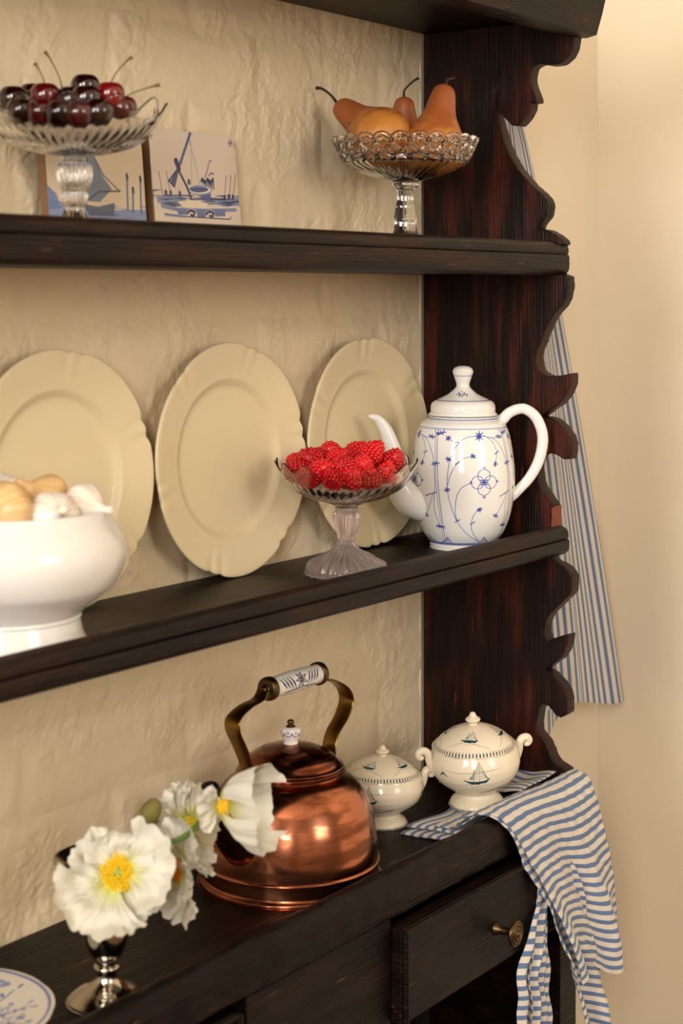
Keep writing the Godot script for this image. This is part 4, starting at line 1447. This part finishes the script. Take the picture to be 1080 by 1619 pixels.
func build_raspberry_stand() -> void:
	var at := Vector3(-0.2995, 1.192, 0.1024)
	var t := thing("glass_stand", "small rose tinted pressed glass stand with scalloped rim full of raspberries", "cake stand", at)
	var k := 1.0 / 6351.0
	var P := func(pts: Array) -> Array:
		var o: Array = []
		for p in pts:
			o.append([p[0] * k, (899.0 - p[1]) * k])
		return o
	var g := Geo.new()
	g.lathe(sm(P.call([[0, 462], [70, 462], [84, 452], [140, 428], [230, 398], [310, 366], [375, 326], [415, 280], [446, 225], [464, 190], [468, 178], [460, 178], [452, 190], [434, 225], [400, 284], [360, 322], [300, 352], [220, 382], [130, 412], [60, 424], [0, 426]]), 5), 256, func(a, j, p):
		var q := scalloped(p, a, 390 * k, 462 * k, 16.0, 0.0044)
		# swirled ribs pressed into the underside
		if j < 36:
			var w := smoothstep(0.014, 0.03, p.x) * smoothstep(0.068, 0.06, p.x)
			q.y += 0.0011 * w * sin(a * 40.0 + p.x * 160.0)
			q.x += 0.0006 * w * sin(a * 40.0 + p.x * 160.0)
		return q)
	part("bowl", g.mesh(), M.rose_glass, t)
	g = Geo.new()
	g.lathe(sm(P.call([[0, 464], [64, 464], [66, 474], [62, 484], [72, 492], [82, 510], [86, 545], [80, 580], [68, 612], [58, 640], [53, 668], [54, 690], [62, 715], [84, 738], [120, 762], [170, 790], [225, 818], [252, 838], [262, 856], [266, 876], [263, 896], [255, 899], [0, 899]]), 5), 192, func(a, _j, p):
		var w := 0.0014 * sin(a * 24.0 + p.y * 90.0) * smoothstep(0.006, 0.011, p.x)
		return Vector3(p.x + w, p.y + (0.0016 * sin(a * 30.0 + p.x * 200.0) * smoothstep(0.014, 0.024, p.x) if p.y > 0.008 else 0.0), 0))
	part("stem", g.mesh(), M.pressed_glass, t, "ribbed glass stem and swirled foot")
	# raspberries: a hollow cone of plump drupelets
	var red := mat(Color(0.8, 0.06, 0.09), 0.32)
	red.subsurf_scatter_enabled = true
	red.subsurf_scatter_strength = 0.12
	var red_dark := red.duplicate()
	red_dark.albedo_color = Color(0.7, 0.04, 0.075)
	var meshes: Array = []
	for m in 3:
		g = Geo.new()
		g.lathe(sm([[0, -0.0075], [0.0055, -0.0075], [0.0082, -0.003], [0.0072, 0.004], [0.004, 0.0085], [0, 0.0098]], 4), 14)
		for ring in 7:
			var y := -0.0072 + ring * 0.0027
			var r := [0.0074, 0.0086, 0.0088, 0.0081, 0.0068, 0.0047, 0.0018][ring] as float
			var n := maxi(3, int(TAU * r / 0.0034))
			for i in n:
				var a := TAU * (i + 0.5 * (ring % 2)) / n + m
				g.ball(Vector3(cos(a) * r, y + rng.randf_range(-0.0004, 0.0004), sin(a) * r), Vector3.ONE * rng.randf_range(0.0017, 0.0021), 8, 6)
		meshes.append(g.mesh())
	var rows := [[-0.0317, 0.1163, -0.0227, "large raspberry standing highest at the left of the heap"], [-0.0004, 0.1205, -0.0205, "tall raspberry at the top of the heap left of centre"], [-0.0152, 0.117, 0.0001, "knobbly raspberry leaning forward on top of the heap's middle"], [-0.0341, 0.1105, 0.0216, "small upright raspberry in front of the heap's middle, at a rim dip"], [0.031, 0.1189, -0.0078, "raspberry at the top back of the heap, half behind the brightest one"], [0.013, 0.1225, 0.0252, "bright round raspberry topmost at the right of the heap"], [0.0288, 0.1145, 0.0401, "raspberry alone at the right rim beside the pot's spout"], [-0.0203, 0.1115, 0.0352, "wide raspberry lying at the front right below the topmost one"], [0.0359, 0.1078, 0.0193, "raspberry low between the right rim one and the topmost one"], [-0.0462, 0.1059, -0.0294, "raspberry at the far left edge of the heap"], [-0.0151, 0.1072, -0.0502, "raspberry at the back left edge of the heap"], [-0.0467, 0.1075, 0.005, "raspberry at the front left, seen over a dip of the rim"], [-0.0537, 0.1015, -0.0065, "raspberry low at the left seen through the glass"], [-0.0459, 0.0995, 0.0179, "raspberry low at the front left seen through the glass"], [-0.0353, 0.0995, 0.0319, "raspberry low at the front middle seen through the glass"], [-0.0205, 0.1, 0.0441, "raspberry low at the front right seen through the glass"], [0.0045, 0.1035, 0.0472, "raspberry by the front right rim seen through a wave of glass"], [0.0107, 0.1125, -0.0017, "raspberry glimpsed just behind the knobbly one in the heap's middle"], [0.0131, 0.1125, -0.0465, "raspberry at the back of the heap towards the plate"], [0.0463, 0.1085, -0.0054, "raspberry at the back right of the heap"]]
	for i in rows.size():
		var r: Array = rows[i]
		var o := thing("raspberry", r[3], "raspberry", at + Vector3(r[0], r[1] + 0.004, r[2]), "raspberries in the scalloped glass stand")
		o.transform = Transform3D(Basis.from_euler(Vector3(rng.randf_range(-1.3, 1.3), rng.randf() * TAU, rng.randf_range(-1.2, 1.2))).scaled(Vector3.ONE * rng.randf_range(1.08, 1.24)), o.position)
		part("drupelets", meshes[i % 3], red if i % 3 else red_dark, o)


func build_cherry_stand() -> void:
	var at := Vector3(-0.689, 1.512, 0.1)
	var t := thing("glass_stand", "clear scalloped glass stand holding dark cherries on the upper shelf", "cake stand", at)
	var k := 1.0 / 7213.0
	var P := func(pts: Array) -> Array:
		var o: Array = []
		for p in pts:
			o.append([p[0] * k, (1223.0 - p[1]) * k])
		return o
	var g := Geo.new()
	g.lathe(sm(P.call([[0, 612], [100, 612], [120, 602], [230, 578], [340, 548], [420, 505], [480, 440], [515, 385], [540, 340], [552, 322], [545, 318], [534, 326], [505, 380], [468, 430], [410, 486], [330, 526], [220, 556], [120, 572], [0, 576]]), 5), 216, func(a, j, p):
		var q := scalloped(p, a + 0.2, 470 * k, 545 * k, 12.0, 0.0062)
		if j < 36:
			var w := smoothstep(0.016, 0.03, p.x) * smoothstep(0.068, 0.06, p.x)
			q.y += 0.001 * w * sin(a * 44.0 + p.x * 90.0)
		return q)
	part("bowl", g.mesh(), M.glass, t)
	g = Geo.new()
	g.lathe(sm(P.call([[0, 614], [60, 614], [60, 625], [66, 638], [92, 655], [106, 690], [104, 735], [88, 785], [72, 812], [70, 828], [80, 845], [76, 880], [62, 910], [60, 935], [72, 970], [110, 1040], [190, 1110], [270, 1160], [292, 1190], [292, 1215], [282, 1223], [0, 1223]]), 5), 160, func(a, _j, p): return Vector3(p.x + 0.0008 * sin(a * 20.0) * smoothstep(0.006, 0.011, p.x), p.y, 0))
	part("stem", g.mesh(), M.glass, t, "clear ribbed glass stem and foot")
	var skins: Array = []
	for c in [Color(0.13, 0.015, 0.025), Color(0.3, 0.025, 0.05), Color(0.42, 0.04, 0.075)]:
		var m := mat(c, 0.12)
		m.clearcoat_enabled = true
		m.clearcoat = 0.6
		m.clearcoat_roughness = 0.06
		skins.append(m)
	var green := mat(Color(0.36, 0.34, 0.13), 0.6)
	var body := Geo.new()
	body.lathe(sm([[0, -0.0112], [0.004, -0.0112], [0.0095, -0.0078], [0.0122, -0.001], [0.0118, 0.005], [0.0085, 0.0096], [0.0045, 0.0105], [0.002, 0.0092], [0, 0.0084]], 5), 30)
	var bm := body.mesh()
	var rows := [[-0.0303, 0.1338, -0.0421, 0, "blackish cherry at the far left of the heap"], [-0.0007, 0.1396, -0.0496, 0, "dark cherry peeping out behind at the back left of the heap"], [-0.0355, 0.1325, 0.0017, 1, "dark red cherry left of centre with one bright glint"], [-0.016, 0.1308, 0.0115, 0, "blackish cherry under the topmost one"], [0.0056, 0.1438, 0.0072, 0, "topmost cherry of the heap, nearly black"], [-0.0195, 0.1297, 0.0331, 0, "dark cherry at the front of the heap above the rim glint"], [0.0033, 0.1345, 0.038, 2, "brightest red cherry at the right of the heap"], [0.0274, 0.1356, 0.0032, 1, "dark red cherry behind the brightest one at the right"], [-0.0528, 0.1194, -0.0079, 0, "cherry low at the left against the glass"], [-0.0468, 0.1178, 0.0089, 1, "cherry low at the front left against the glass"], [-0.0434, 0.116, 0.0272, 0, "cherry low at the front against the glass"], [-0.034, 0.1154, 0.0391, 1, "cherry low at the front middle against the glass"], [-0.0194, 0.1178, 0.047, 0, "cherry low at the front right against the glass"], [0.0146, 0.1238, 0.0416, 1, "cherry low at the right rim under the brightest one"], [0.0147, 0.1353, -0.0284, 0, "dark cherry at the back of the heap with the tallest stem"]]
	var stems := {2: Vector3(-0.006, 0.019, -0.006), 6: Vector3(0.012, 0.024, 0.014), 13: Vector3(0.018, 0.012, 0.026), 14: Vector3(-0.012, 0.034, -0.01), 0: Vector3(0.016, -0.002, 0.018)}
	for i in rows.size():
		var r: Array = rows[i]
		var o := thing("cherry", r[4], "cherry", at + Vector3(r[0], r[1], r[2]), "cherries in the glass stand")
		part("fruit", bm, skins[r[3]], o)
		if stems.has(i):
			var d: Vector3 = stems[i]
			var h := Geo.new()
			var sp := sm3([Vector3(0, 0.0085, 0), Vector3(d.x * 0.25, 0.0085 + d.y * 0.4, d.z * 0.25), Vector3(d.x * 0.7, 0.0085 + d.y * 0.8, d.z * 0.7), Vector3(d.x, 0.0085 + d.y, d.z)], 5)
			h.tube(sp, ramp([0.0008, 0.00055, 0.00055, 0.0008, 0.0018], sp.size()), 8)
			part("stem", h.mesh(), green, o)


# ---------------------------------------------------------------- vase and poppies

func petal(L: float, spread: float, cup: float, droop: float, seed_: float, frill := 1.0) -> ArrayMesh:
	# one crumpled tissue-thin petal rising from the origin along +y, its inside towards +z
	var g := Geo.new()
	var at := func(u: float, w: float) -> Vector3:
		var s := (u - 0.5) * 2.0
		var edge := 1.0 - 0.16 * pow(absf(s), 3.0) + 0.05 * frill * lump.get_noise_2d(s * 4.0, seed_ * 13.0) + 0.022 * frill * lump.get_noise_2d(s * 16.0, seed_ * 9.0)
		var r := w * L * edge
		var a := s * spread * (0.55 + 0.45 * w)
		var p := Vector3(sin(a) * r, cos(a) * r, 0)
		var pleat: float = sin(s * 8.0 + seed_ * 3.0 + lump.get_noise_2d(s * 3.0, seed_ * 7.0) * 4.0) * 0.5 + lump.get_noise_2d(s * 14.0, w * 4.0 + seed_) * 0.6 + sin(s * 38.0 + seed_) * 0.12
		p.z = cup * L * (w * w * 0.7 + 0.35 * s * s * w) + 0.045 * frill * L * pleat * w * w + droop * L * pow(w, 4.0)
		p.z += 0.09 * frill * L * lump.get_noise_2d(s * 1.8 + seed_ * 5.0, w * 2.2) * w
		return p
	var tint := func(_u: float, w: float) -> Color:
		return Color(0.46, 0.47, 0.04).lerp(Color(0.62, 0.595, 0.5), smoothstep(0.14, 0.62, w))
	g.grid(44, 22, at, false, tint)
	return g.mesh(Vector3.BACK)


func poppy(label: String, at: Vector3, face: Vector3, roll: float, petals: Array, stem_pts: Array, heart: float, heart_c: Color) -> void:
	var t := thing("poppy", label, "poppy", at, "white poppies in the silver vase")
	var z := face.normalized()
	var x := Vector3.UP.cross(z).normalized()
	var turn := Basis(x, z.cross(x), z) * Basis(Vector3.BACK, roll)
	for p in petals:
		# [length, spread, cup, droop, angle round, tilt forward, frill]
		var o := part("petal", petal(p[0], p[1], p[2], p[3], p[4] * 2.0 + at.x * 30.0, p[6] if p.size() > 6 else 1.0), M.petal, t)
		o.transform = Transform3D(turn * Basis(Vector3.BACK, p[4]) * Basis(Vector3.RIGHT, p[5]), turn * Vector3(0, 0, 0.001 * petals.find(p)))
	if heart > 0.0:
		var g := Geo.new()
		for i in 150:
			var a := i * 2.39996
			var r := heart * sqrt((i + 6.0) / 156.0)
			var q := Vector3(cos(a) * r, sin(a) * r, heart * (0.85 - 0.55 * r / heart) + rng.randf_range(-0.0014, 0.0018))
			g.ball(q, Vector3(0.0011, 0.0011, 0.0015), 6, 4)
			if i > 40 and i % 2 == 0:
				g.tube([Vector3(cos(a), sin(a), 0) * heart * 0.2, q * 0.6 + Vector3(0, 0, 0.001), q], [0.00035], 5)
		var st := part("stamens", g.mesh(), heart_mat(heart_c), t, "ring of yellow stamens")
		st.transform.basis = turn
		g = Geo.new()
		g.lathe(sm([[0, 0], [heart * 0.2, 0.001], [heart * 0.27, heart * 0.3], [heart * 0.27, heart * 0.6], [heart * 0.16, heart * 0.72], [0, heart * 0.73]], 4), 20)
		g.move(Transform3D(Basis(Vector3.RIGHT, PI / 2), Vector3.ZERO))
		var ov := part("seed_head", g.mesh(), mat(Color(0.5, 0.55, 0.14), 0.5), t)
		ov.transform.basis = turn
	if stem_pts.size() > 1:
		var g := Geo.new()
		var sp: Array = []
		for p in stem_pts:
			sp.append(p - at)
		sp = sm3(sp, 8)
		g.tube(sp, [0.0022], 10)
		part("stem", g.mesh(), M.stem, t)


func heart_mat(c: Color) -> StandardMaterial3D:
	return mat(c, 0.6)


func build_vase_and_poppies() -> void:
	var t := thing("bud_vase", "small silver trumpet vase with wide rim holding white poppies", "vase", Vector3(-0.707, 0.9035, 0.155))
	var g := Geo.new()
	g.lathe(sm([[0, 0.0], [0.0305, 0.0], [0.032, 0.0015], [0.032, 0.003], [0.0305, 0.0042], [0.0305, 0.0042], [0.0285, 0.006], [0.023, 0.0095], [0.016, 0.0125], [0.0105, 0.017], [0.0085, 0.022], [0.0085, 0.0255], [0.0085, 0.0255], [0.0105, 0.027], [0.0105, 0.029], [0.0085, 0.031], [0.0085, 0.031], [0.0095, 0.034], [0.0145, 0.0415], [0.0175, 0.052], [0.0188, 0.066], [0.0205, 0.082], [0.0255, 0.097], [0.034, 0.109], [0.0425, 0.1165], [0.0432, 0.1172], [0.042, 0.1172], [0.033, 0.1105], [0.0245, 0.098], [0.0195, 0.083], [0.0178, 0.066], [0.0165, 0.052], [0.012, 0.042], [0, 0.039]], 5), 72)
	part("vase_body", g.mesh(), M.silver, t)
	M.petal = mat(Color.WHITE, 0.6)
	M.petal.vertex_color_use_as_albedo = true
	M.petal.backlight_enabled = true
	M.petal.backlight = Color(0.55, 0.55, 0.55)
	M.stem = mat(Color(0.34, 0.48, 0.16), 0.5)
	var toward := Vector3(-0.809, 0, 0.588)
	var right := Vector3(0.588, 0, 0.809)
	var mouth := Vector3(-0.7, 1.0, 0.158)
	var foot := Vector3(-0.707, 0.955, 0.155)
	# the front one, wide open towards us
	poppy("largest open white poppy in front, its yellow heart facing out", Vector3(-0.7385, 1.025, 0.198), toward * 0.85 + Vector3.UP * 0.42 + right * 0.1, 0.0,
		[[0.034, 1.3, 0.4, 0.0, -0.1, 0.3, 1.2], [0.041, 0.9, 0.42, 0.0, 1.2, 0.12, 1.3], [0.044, 1.1, 0.4, 0.0, 3.3, 0.0, 1.2], [0.056, 1.0, 0.5, 0.0, 2.55, 0.16, 1.2], [0.0465, 1.15, 0.5, -0.04, -1.5, 0.14, 1.2]],
		[Vector3(-0.7385, 1.025, 0.198), Vector3(-0.729, 1.02, 0.188), mouth + Vector3(-0.012, 0.014, 0.012), foot], 0.0155, Color(0.94, 0.78, 0.05))
	# the second, seen from its side, facing left
	poppy("white poppy seen side on with orange stamens, just right of largest one", Vector3(-0.675, 1.012, 0.206), -right * 0.75 + toward * 0.62 + Vector3.UP * 0.0, 0.0,
		[[0.042, 1.2, 0.2, 0.06, 0.0, -0.12, 1.5], [0.043, 1.2, 0.2, 0.06, 3.1, -0.15, 1.7], [0.037, 1.0, 0.4, 0.0, 1.5, 0.05, 1.4], [0.036, 1.0, 0.4, 0.0, -1.6, 0.0, 1.4]],
		[Vector3(-0.675, 1.012, 0.206), Vector3(-0.668, 1.014, 0.2), Vector3(-0.688, 1.022, 0.178), mouth, foot], 0.009, Color(0.88, 0.52, 0.05))
	# the third, behind and above, crumpled, turned away
	poppy("crumpled white poppy behind the others, below the drooping green stem", Vector3(-0.635, 1.032, 0.18), Vector3.UP * 0.5 + right * 0.5 + toward * 0.35, 0.6,
		[[0.034, 1.1, 0.55, -0.15, 0.0, 0.0, 2.4], [0.038, 1.1, 0.35, 0.0, 1.7, -0.3, 2.2], [0.043, 1.1, 0.3, 0.0, 3.2, -0.6, 2.0], [0.036, 1.1, 0.5, 0.0, -1.5, 0.0, 2.2]],
		[Vector3(-0.635, 1.032, 0.18), Vector3(-0.65, 1.026, 0.174), Vector3(-0.68, 1.02, 0.165), mouth, foot], 0.007, Color(0.85, 0.78, 0.1))
	# the fourth on its bare green stem, against the kettle
	poppy("nodding white poppy against the copper kettle, on a bare green stem", Vector3(-0.632, 1.055, 0.212), right * 0.85 + Vector3.UP * 0.02 + toward * 0.34, -0.2,
		[[0.041, 1.0, 0.75, 0.35, 0.3, 0.1, 0.7], [0.044, 0.9, 0.75, 0.25, 2.9, 0.25, 0.8], [0.036, 0.7, 0.35, -0.2, 1.6, -0.15, 0.8], [0.043, 1.25, 0.6, 0.1, -1.5, 0.15, 0.8]],
		[Vector3(-0.632, 1.055, 0.212), Vector3(-0.645, 1.0505, 0.211), Vector3(-0.678, 1.0415, 0.214), Vector3(-0.692, 1.032, 0.196), mouth, foot], 0.0075, Color(0.93, 0.73, 0.04))
	var bt := thing("poppy_bud", "closed greenish brown poppy bud behind the largest white poppy", "poppy bud", Vector3(-0.683, 1.056, 0.181))
	g = Geo.new()
	g.lathe(sm([[0, -0.0105], [0.005, -0.0095], [0.0088, -0.003], [0.0085, 0.003], [0.0055, 0.0095], [0.002, 0.0115], [0, 0.0117]], 5), 28, func(a, _j, p): return Vector3(p.x * (1.0 - 0.08 * absf(cos(a))), p.y, 0))
	var sep := part("sepals", g.mesh(), mat(Color(0.4, 0.36, 0.14), 0.7), bt)
	sep.rotation = Vector3(0.3, 0, -0.5)
	g = Geo.new()
	var sp := sm3([Vector3(-0.005, -0.008, 0.0), Vector3(-0.01, -0.018, -0.005), Vector3(-0.014, -0.04, -0.018), Vector3(-0.02, -0.09, -0.026)], 6)
	g.tube(sp, [0.0018], 8)
	part("stem", g.mesh(), M.stem, bt)


# ---------------------------------------------------------------- striped towels

func cloth(f: Callable, nu: int, nv: int, uvf: Callable) -> ArrayMesh:
	# a woven sheet with a little thickness: face, back and hems
	var g := Geo.new()
	var th := 0.0007
	for side in 2:
		var b := g.v.size()
		for j in nv + 1:
			for i in nu + 1:
				var u := float(i) / nu
				var w := float(j) / nv
				var p: Vector3 = f.call(u, w)
				var du: Vector3 = f.call(minf(u + 0.004, 1.0), w) - f.call(maxf(u - 0.004, 0.0), w)
				var dw: Vector3 = f.call(u, minf(w + 0.004, 1.0)) - f.call(u, maxf(w - 0.004, 0.0))
				var n := du.cross(dw).normalized()
				g.v.append(p + n * (th if side else -th))
				g.uv.append(uvf.call(u, w))
		for j in nv:
			for i in nu:
				var k := b + j * (nu + 1) + i
				if side:
					g.quad(k, k + 1, k + nu + 2, k + nu + 1)
				else:
					g.quad(k, k + nu + 1, k + nu + 2, k + 1)
	var m := (nu + 1) * (nv + 1)
	for i in nu:
		g.quad(i, i + 1, i + 1 + m, i + m)
		var r := nv * (nu + 1)
		g.quad(r + i, r + i + m, r + i + 1 + m, r + i + 1)
	for j in nv:
		var a := j * (nu + 1)
		var c := (j + 1) * (nu + 1)
		g.quad(a, a + m, c + m, c)
		g.quad(a + nu, c + nu, c + nu + m, a + nu + m)
	return g.mesh()


func along(path: Array, lens: Array, d: float) -> Vector2:
	for i in path.size() - 1:
		if d <= lens[i + 1] or i == path.size() - 2:
			return path[i].lerp(path[i + 1], clampf((d - lens[i]) / maxf(lens[i + 1] - lens[i], 1e-6), 0.0, 1.2))
	return path[-1]


func build_draped_towel() -> void:
	var t := thing("tea_towel", "blue and white striped tea towel folded over the dresser's front edge", "towel", Vector3.ZERO)
	var P := 0.0107 * 8.0   # eight stripes to a picture
	# the path of the fall: over the rail's top and down its face
	var path := sm([[0.155, 0.9152], [0.172, 0.9165], [0.182, 0.9215], [0.188, 0.927], [0.194, 0.9312], [0.203, 0.9335], [0.212, 0.932], [0.2195, 0.926], [0.2245, 0.915], [0.2275, 0.895], [0.2305, 0.86], [0.2325, 0.81], [0.234, 0.75], [0.2355, 0.7], [0.236, 0.66], [0.2365, 0.6]], 6)
	var lens: Array = [0.0]
	for i in path.size() - 1:
		lens.append(lens[i] + (path[i + 1] - path[i]).length())
	var left := func(d: float) -> float: return lerpf(-0.2, -0.139, smoothstep(0.02, 0.15, d)) + 0.085 * maxf(0.0, d - 0.13) / 0.18
	var right := func(d: float) -> float: return 0.012 + 0.036 * smoothstep(0.05, 0.28, d)
	var fall := func(u: float, d: float, off: float, ph: float) -> Vector3:
		var q := along(path, lens, d)
		var x: float = lerpf(left.call(d), right.call(d), u)
		var low := smoothstep(0.06, 0.26, d)
		var z: float = q.x + off + low * (0.007 * sin(u * 9.0 + ph + d * 5.0) + 0.004 * sin(u * 17.0 - d * 22.0 + ph)) + low * 0.012
		z += 0.0012 * lump.get_noise_2d(x * 60.0 + ph * 10.0, d * 60.0)
		var y: float = q.y + 0.0012 * sin(u * 6.0 + ph) * (1.0 - low) - 0.006 * u * (1.0 - smoothstep(0.0, 0.05, d)) * 0.3
		return Vector3(x, y + (0.009 * low * sin(u * 5.0 + 0.5)), z)
	var D1 := 0.278
	part("towel_fall", cloth(func(u, w): return fall.call(u, w * D1 * (1.0 - 0.02 * sin(u * 7.0)), 0.0, 0.0), 70, 110, func(u, w): return Vector2(u * 2.2, (w * D1) / P)), M.stripes, t, "front fall of the towel with horizontal stripes")
	# under layer, a little longer, its hem peeping out at the left
	part("under_layer", cloth(func(u, w):
		var p: Vector3 = fall.call(u * 0.55, w * 0.37, -0.0042, 0.9)
		return p + Vector3(-0.0065 - 0.002 * sin(w * 22.0), 0, 0.002 * sin(w * 30.0)), 44, 110, func(u, w): return Vector2(u, w * 0.37 / P + 0.3)), M.stripes, t)
	# ruffled inner folds hanging at the left edge, behind the front fall
	for s in [[-0.168, 0.036, 0.2305, 0.85, 0.0], [-0.147, 0.036, 0.2285, 0.85, 2.0], [-0.125, 0.036, 0.2275, 0.845, 4.0]]:
		part("inner_fold", cloth(func(u, w):
			var y: float = s[3] - w * 0.25
			var k: float = smoothstep(0.0, 0.35, w)
			var x: float = lerpf(-0.116, s[0], smoothstep(0.0, 0.4, w)) + (u - 0.2) * s[1] * (0.5 + 0.5 * k) + 0.0008 * sin(y * 130.0 + s[4]) + 0.06 * w * w * 0.4
			return Vector3(x, y, s[2] + 0.007 * sin(u * 7.5 + s[4]) * k + 0.0014 * sin(y * 120.0 + s[4] + u * 3.0) * k), 26, 70, func(u, w): return Vector2(u * 0.5, w * 0.25 / P + s[4])), M.stripes, t)
	# the bundle lying on the worktop: layers folded back on themselves towards the left
	var turn: Array = []
	for k in 4:
		var y: float = 0.9047 + k * 0.0029
		var tip := -0.214 + 0.004 * k
		var inn := -0.1
		var row := [Vector2(inn, y + 0.0003), Vector2(-0.15, y + 0.0012 * sin(k * 2.0)), Vector2(tip + 0.006, y)]
		if k % 2 == 1:
			row.reverse()
		if k > 0 and k % 2 == 1:
			turn.append(Vector2(tip - 0.001, y - 0.0017))
		turn.append_array(row)
		if k % 2 == 1 and k < 3:
			turn.append(Vector2(inn + 0.003, y + 0.0017))
	var ser := sm(turn_abs(turn), 6)
	var sl: Array = [0.0]
	for i in ser.size() - 1:
		sl.append(sl[i] + (ser[i + 1] - ser[i]).length())
	part("folded_layers", cloth(func(u, w):
		var q := along(ser, sl, w * sl[-1])
		q.x = q.x - 2.0
		var z0: float = 0.118 + 0.012 * sin(q.x * 30.0)
		var z1: float = 0.1865 + 0.0025 * sin(q.x * 90.0 + q.y * 900.0)
		var z: float = lerpf(z0, z1, u)
		var sag: float = 0.0009 * sin(q.x * 70.0 + z * 60.0)
		return Vector3(q.x - 0.12 * (z1 - z), maxf(q.y + sag, 0.9044), z), 20, 150, func(u, w): return Vector2(w * 3.0, u * 0.07 / P)), M.stripes, t, "folded layers lying under the tureen")
	# the flap turned back beside the side panel, stripes running the other way
	part("folded_flap", cloth(func(u, w):
		var x: float = lerpf(-0.08, 0.012, u)
		var z: float = lerpf(0.075 + 0.02 * u, 0.184, w)
		var y: float = 0.919 + 0.009 * smoothstep(0.6, 1.0, w) + 0.004 * sin(u * 8.0) * sin(w * 3.0) + 0.003 * u
		return Vector3(x, y, z), 40, 30, func(u, w): return Vector2(w, (u * 0.092 + w * 0.02) / P)), M.stripes, t)


func turn_abs(pts: Array) -> Array:
	# shifted to positive x, because the curve helper keeps radii positive
	var o: Array = []
	for p in pts:
		o.append([p.x + 2.0, p.y])
	return o


func build_hanging_towel() -> void:
	var t := thing("hanging_towel", "blue and white striped towel hanging on wall behind scalloped side panel", "towel", Vector3.ZERO)
	var P := 0.0107 * 8.0
	part("hanging_cloth", cloth(func(u, w):
		var y: float = 1.715 - w * 0.785
		var open: float = smoothstep(0.0, 1.0, w)
		var xl: float = lerpf(0.1, 0.165, open)
		var xr: float = lerpf(0.137, 0.43, pow(w, 0.85))
		var hem: float = (0.022 * sin(u * 4.0 + 0.5) - 0.02 * (1.0 - u)) * w
		var z: float = 0.052 + (0.006 * sin(u * 13.0 + 2.0 * w) + 0.0025 * sin(u * 27.0 + 1.0)) * (0.35 + 0.65 * w * (1.0 - 0.5 * w))
		return Vector3(lerpf(xl, xr, u), y + hem, z), 110, 90, func(u, w): return Vector2(w * 6.0, u * 0.185 / P)), M.stripes, t, "spreading cloth with lengthwise blue stripes")
	part("lower_corner", cloth(func(u, w):
		var y: float = 1.25 - w * 0.355
		var z: float = 0.045 + 0.003 * sin(u * 14.0 + w)
		return Vector3(lerpf(0.15, lerpf(0.27, 0.305, w), u), y + 0.05 * pow(u, 2.0) * w - 0.004 * w, z), 50, 40, func(u, w): return Vector2(w * 3.0, u * 0.11 / P)), M.stripes, t, "lower corner of the cloth hanging below the rest")
	var g := Geo.new()
	g.tube(sm3([Vector3(0.12, 1.722, -0.002), Vector3(0.12, 1.722, 0.03), Vector3(0.12, 1.715, 0.06), Vector3(0.12, 1.73, 0.072)], 5), [0.004], 12)
	part("peg", g.mesh(), M.old_brass, t, "metal peg in the wall")
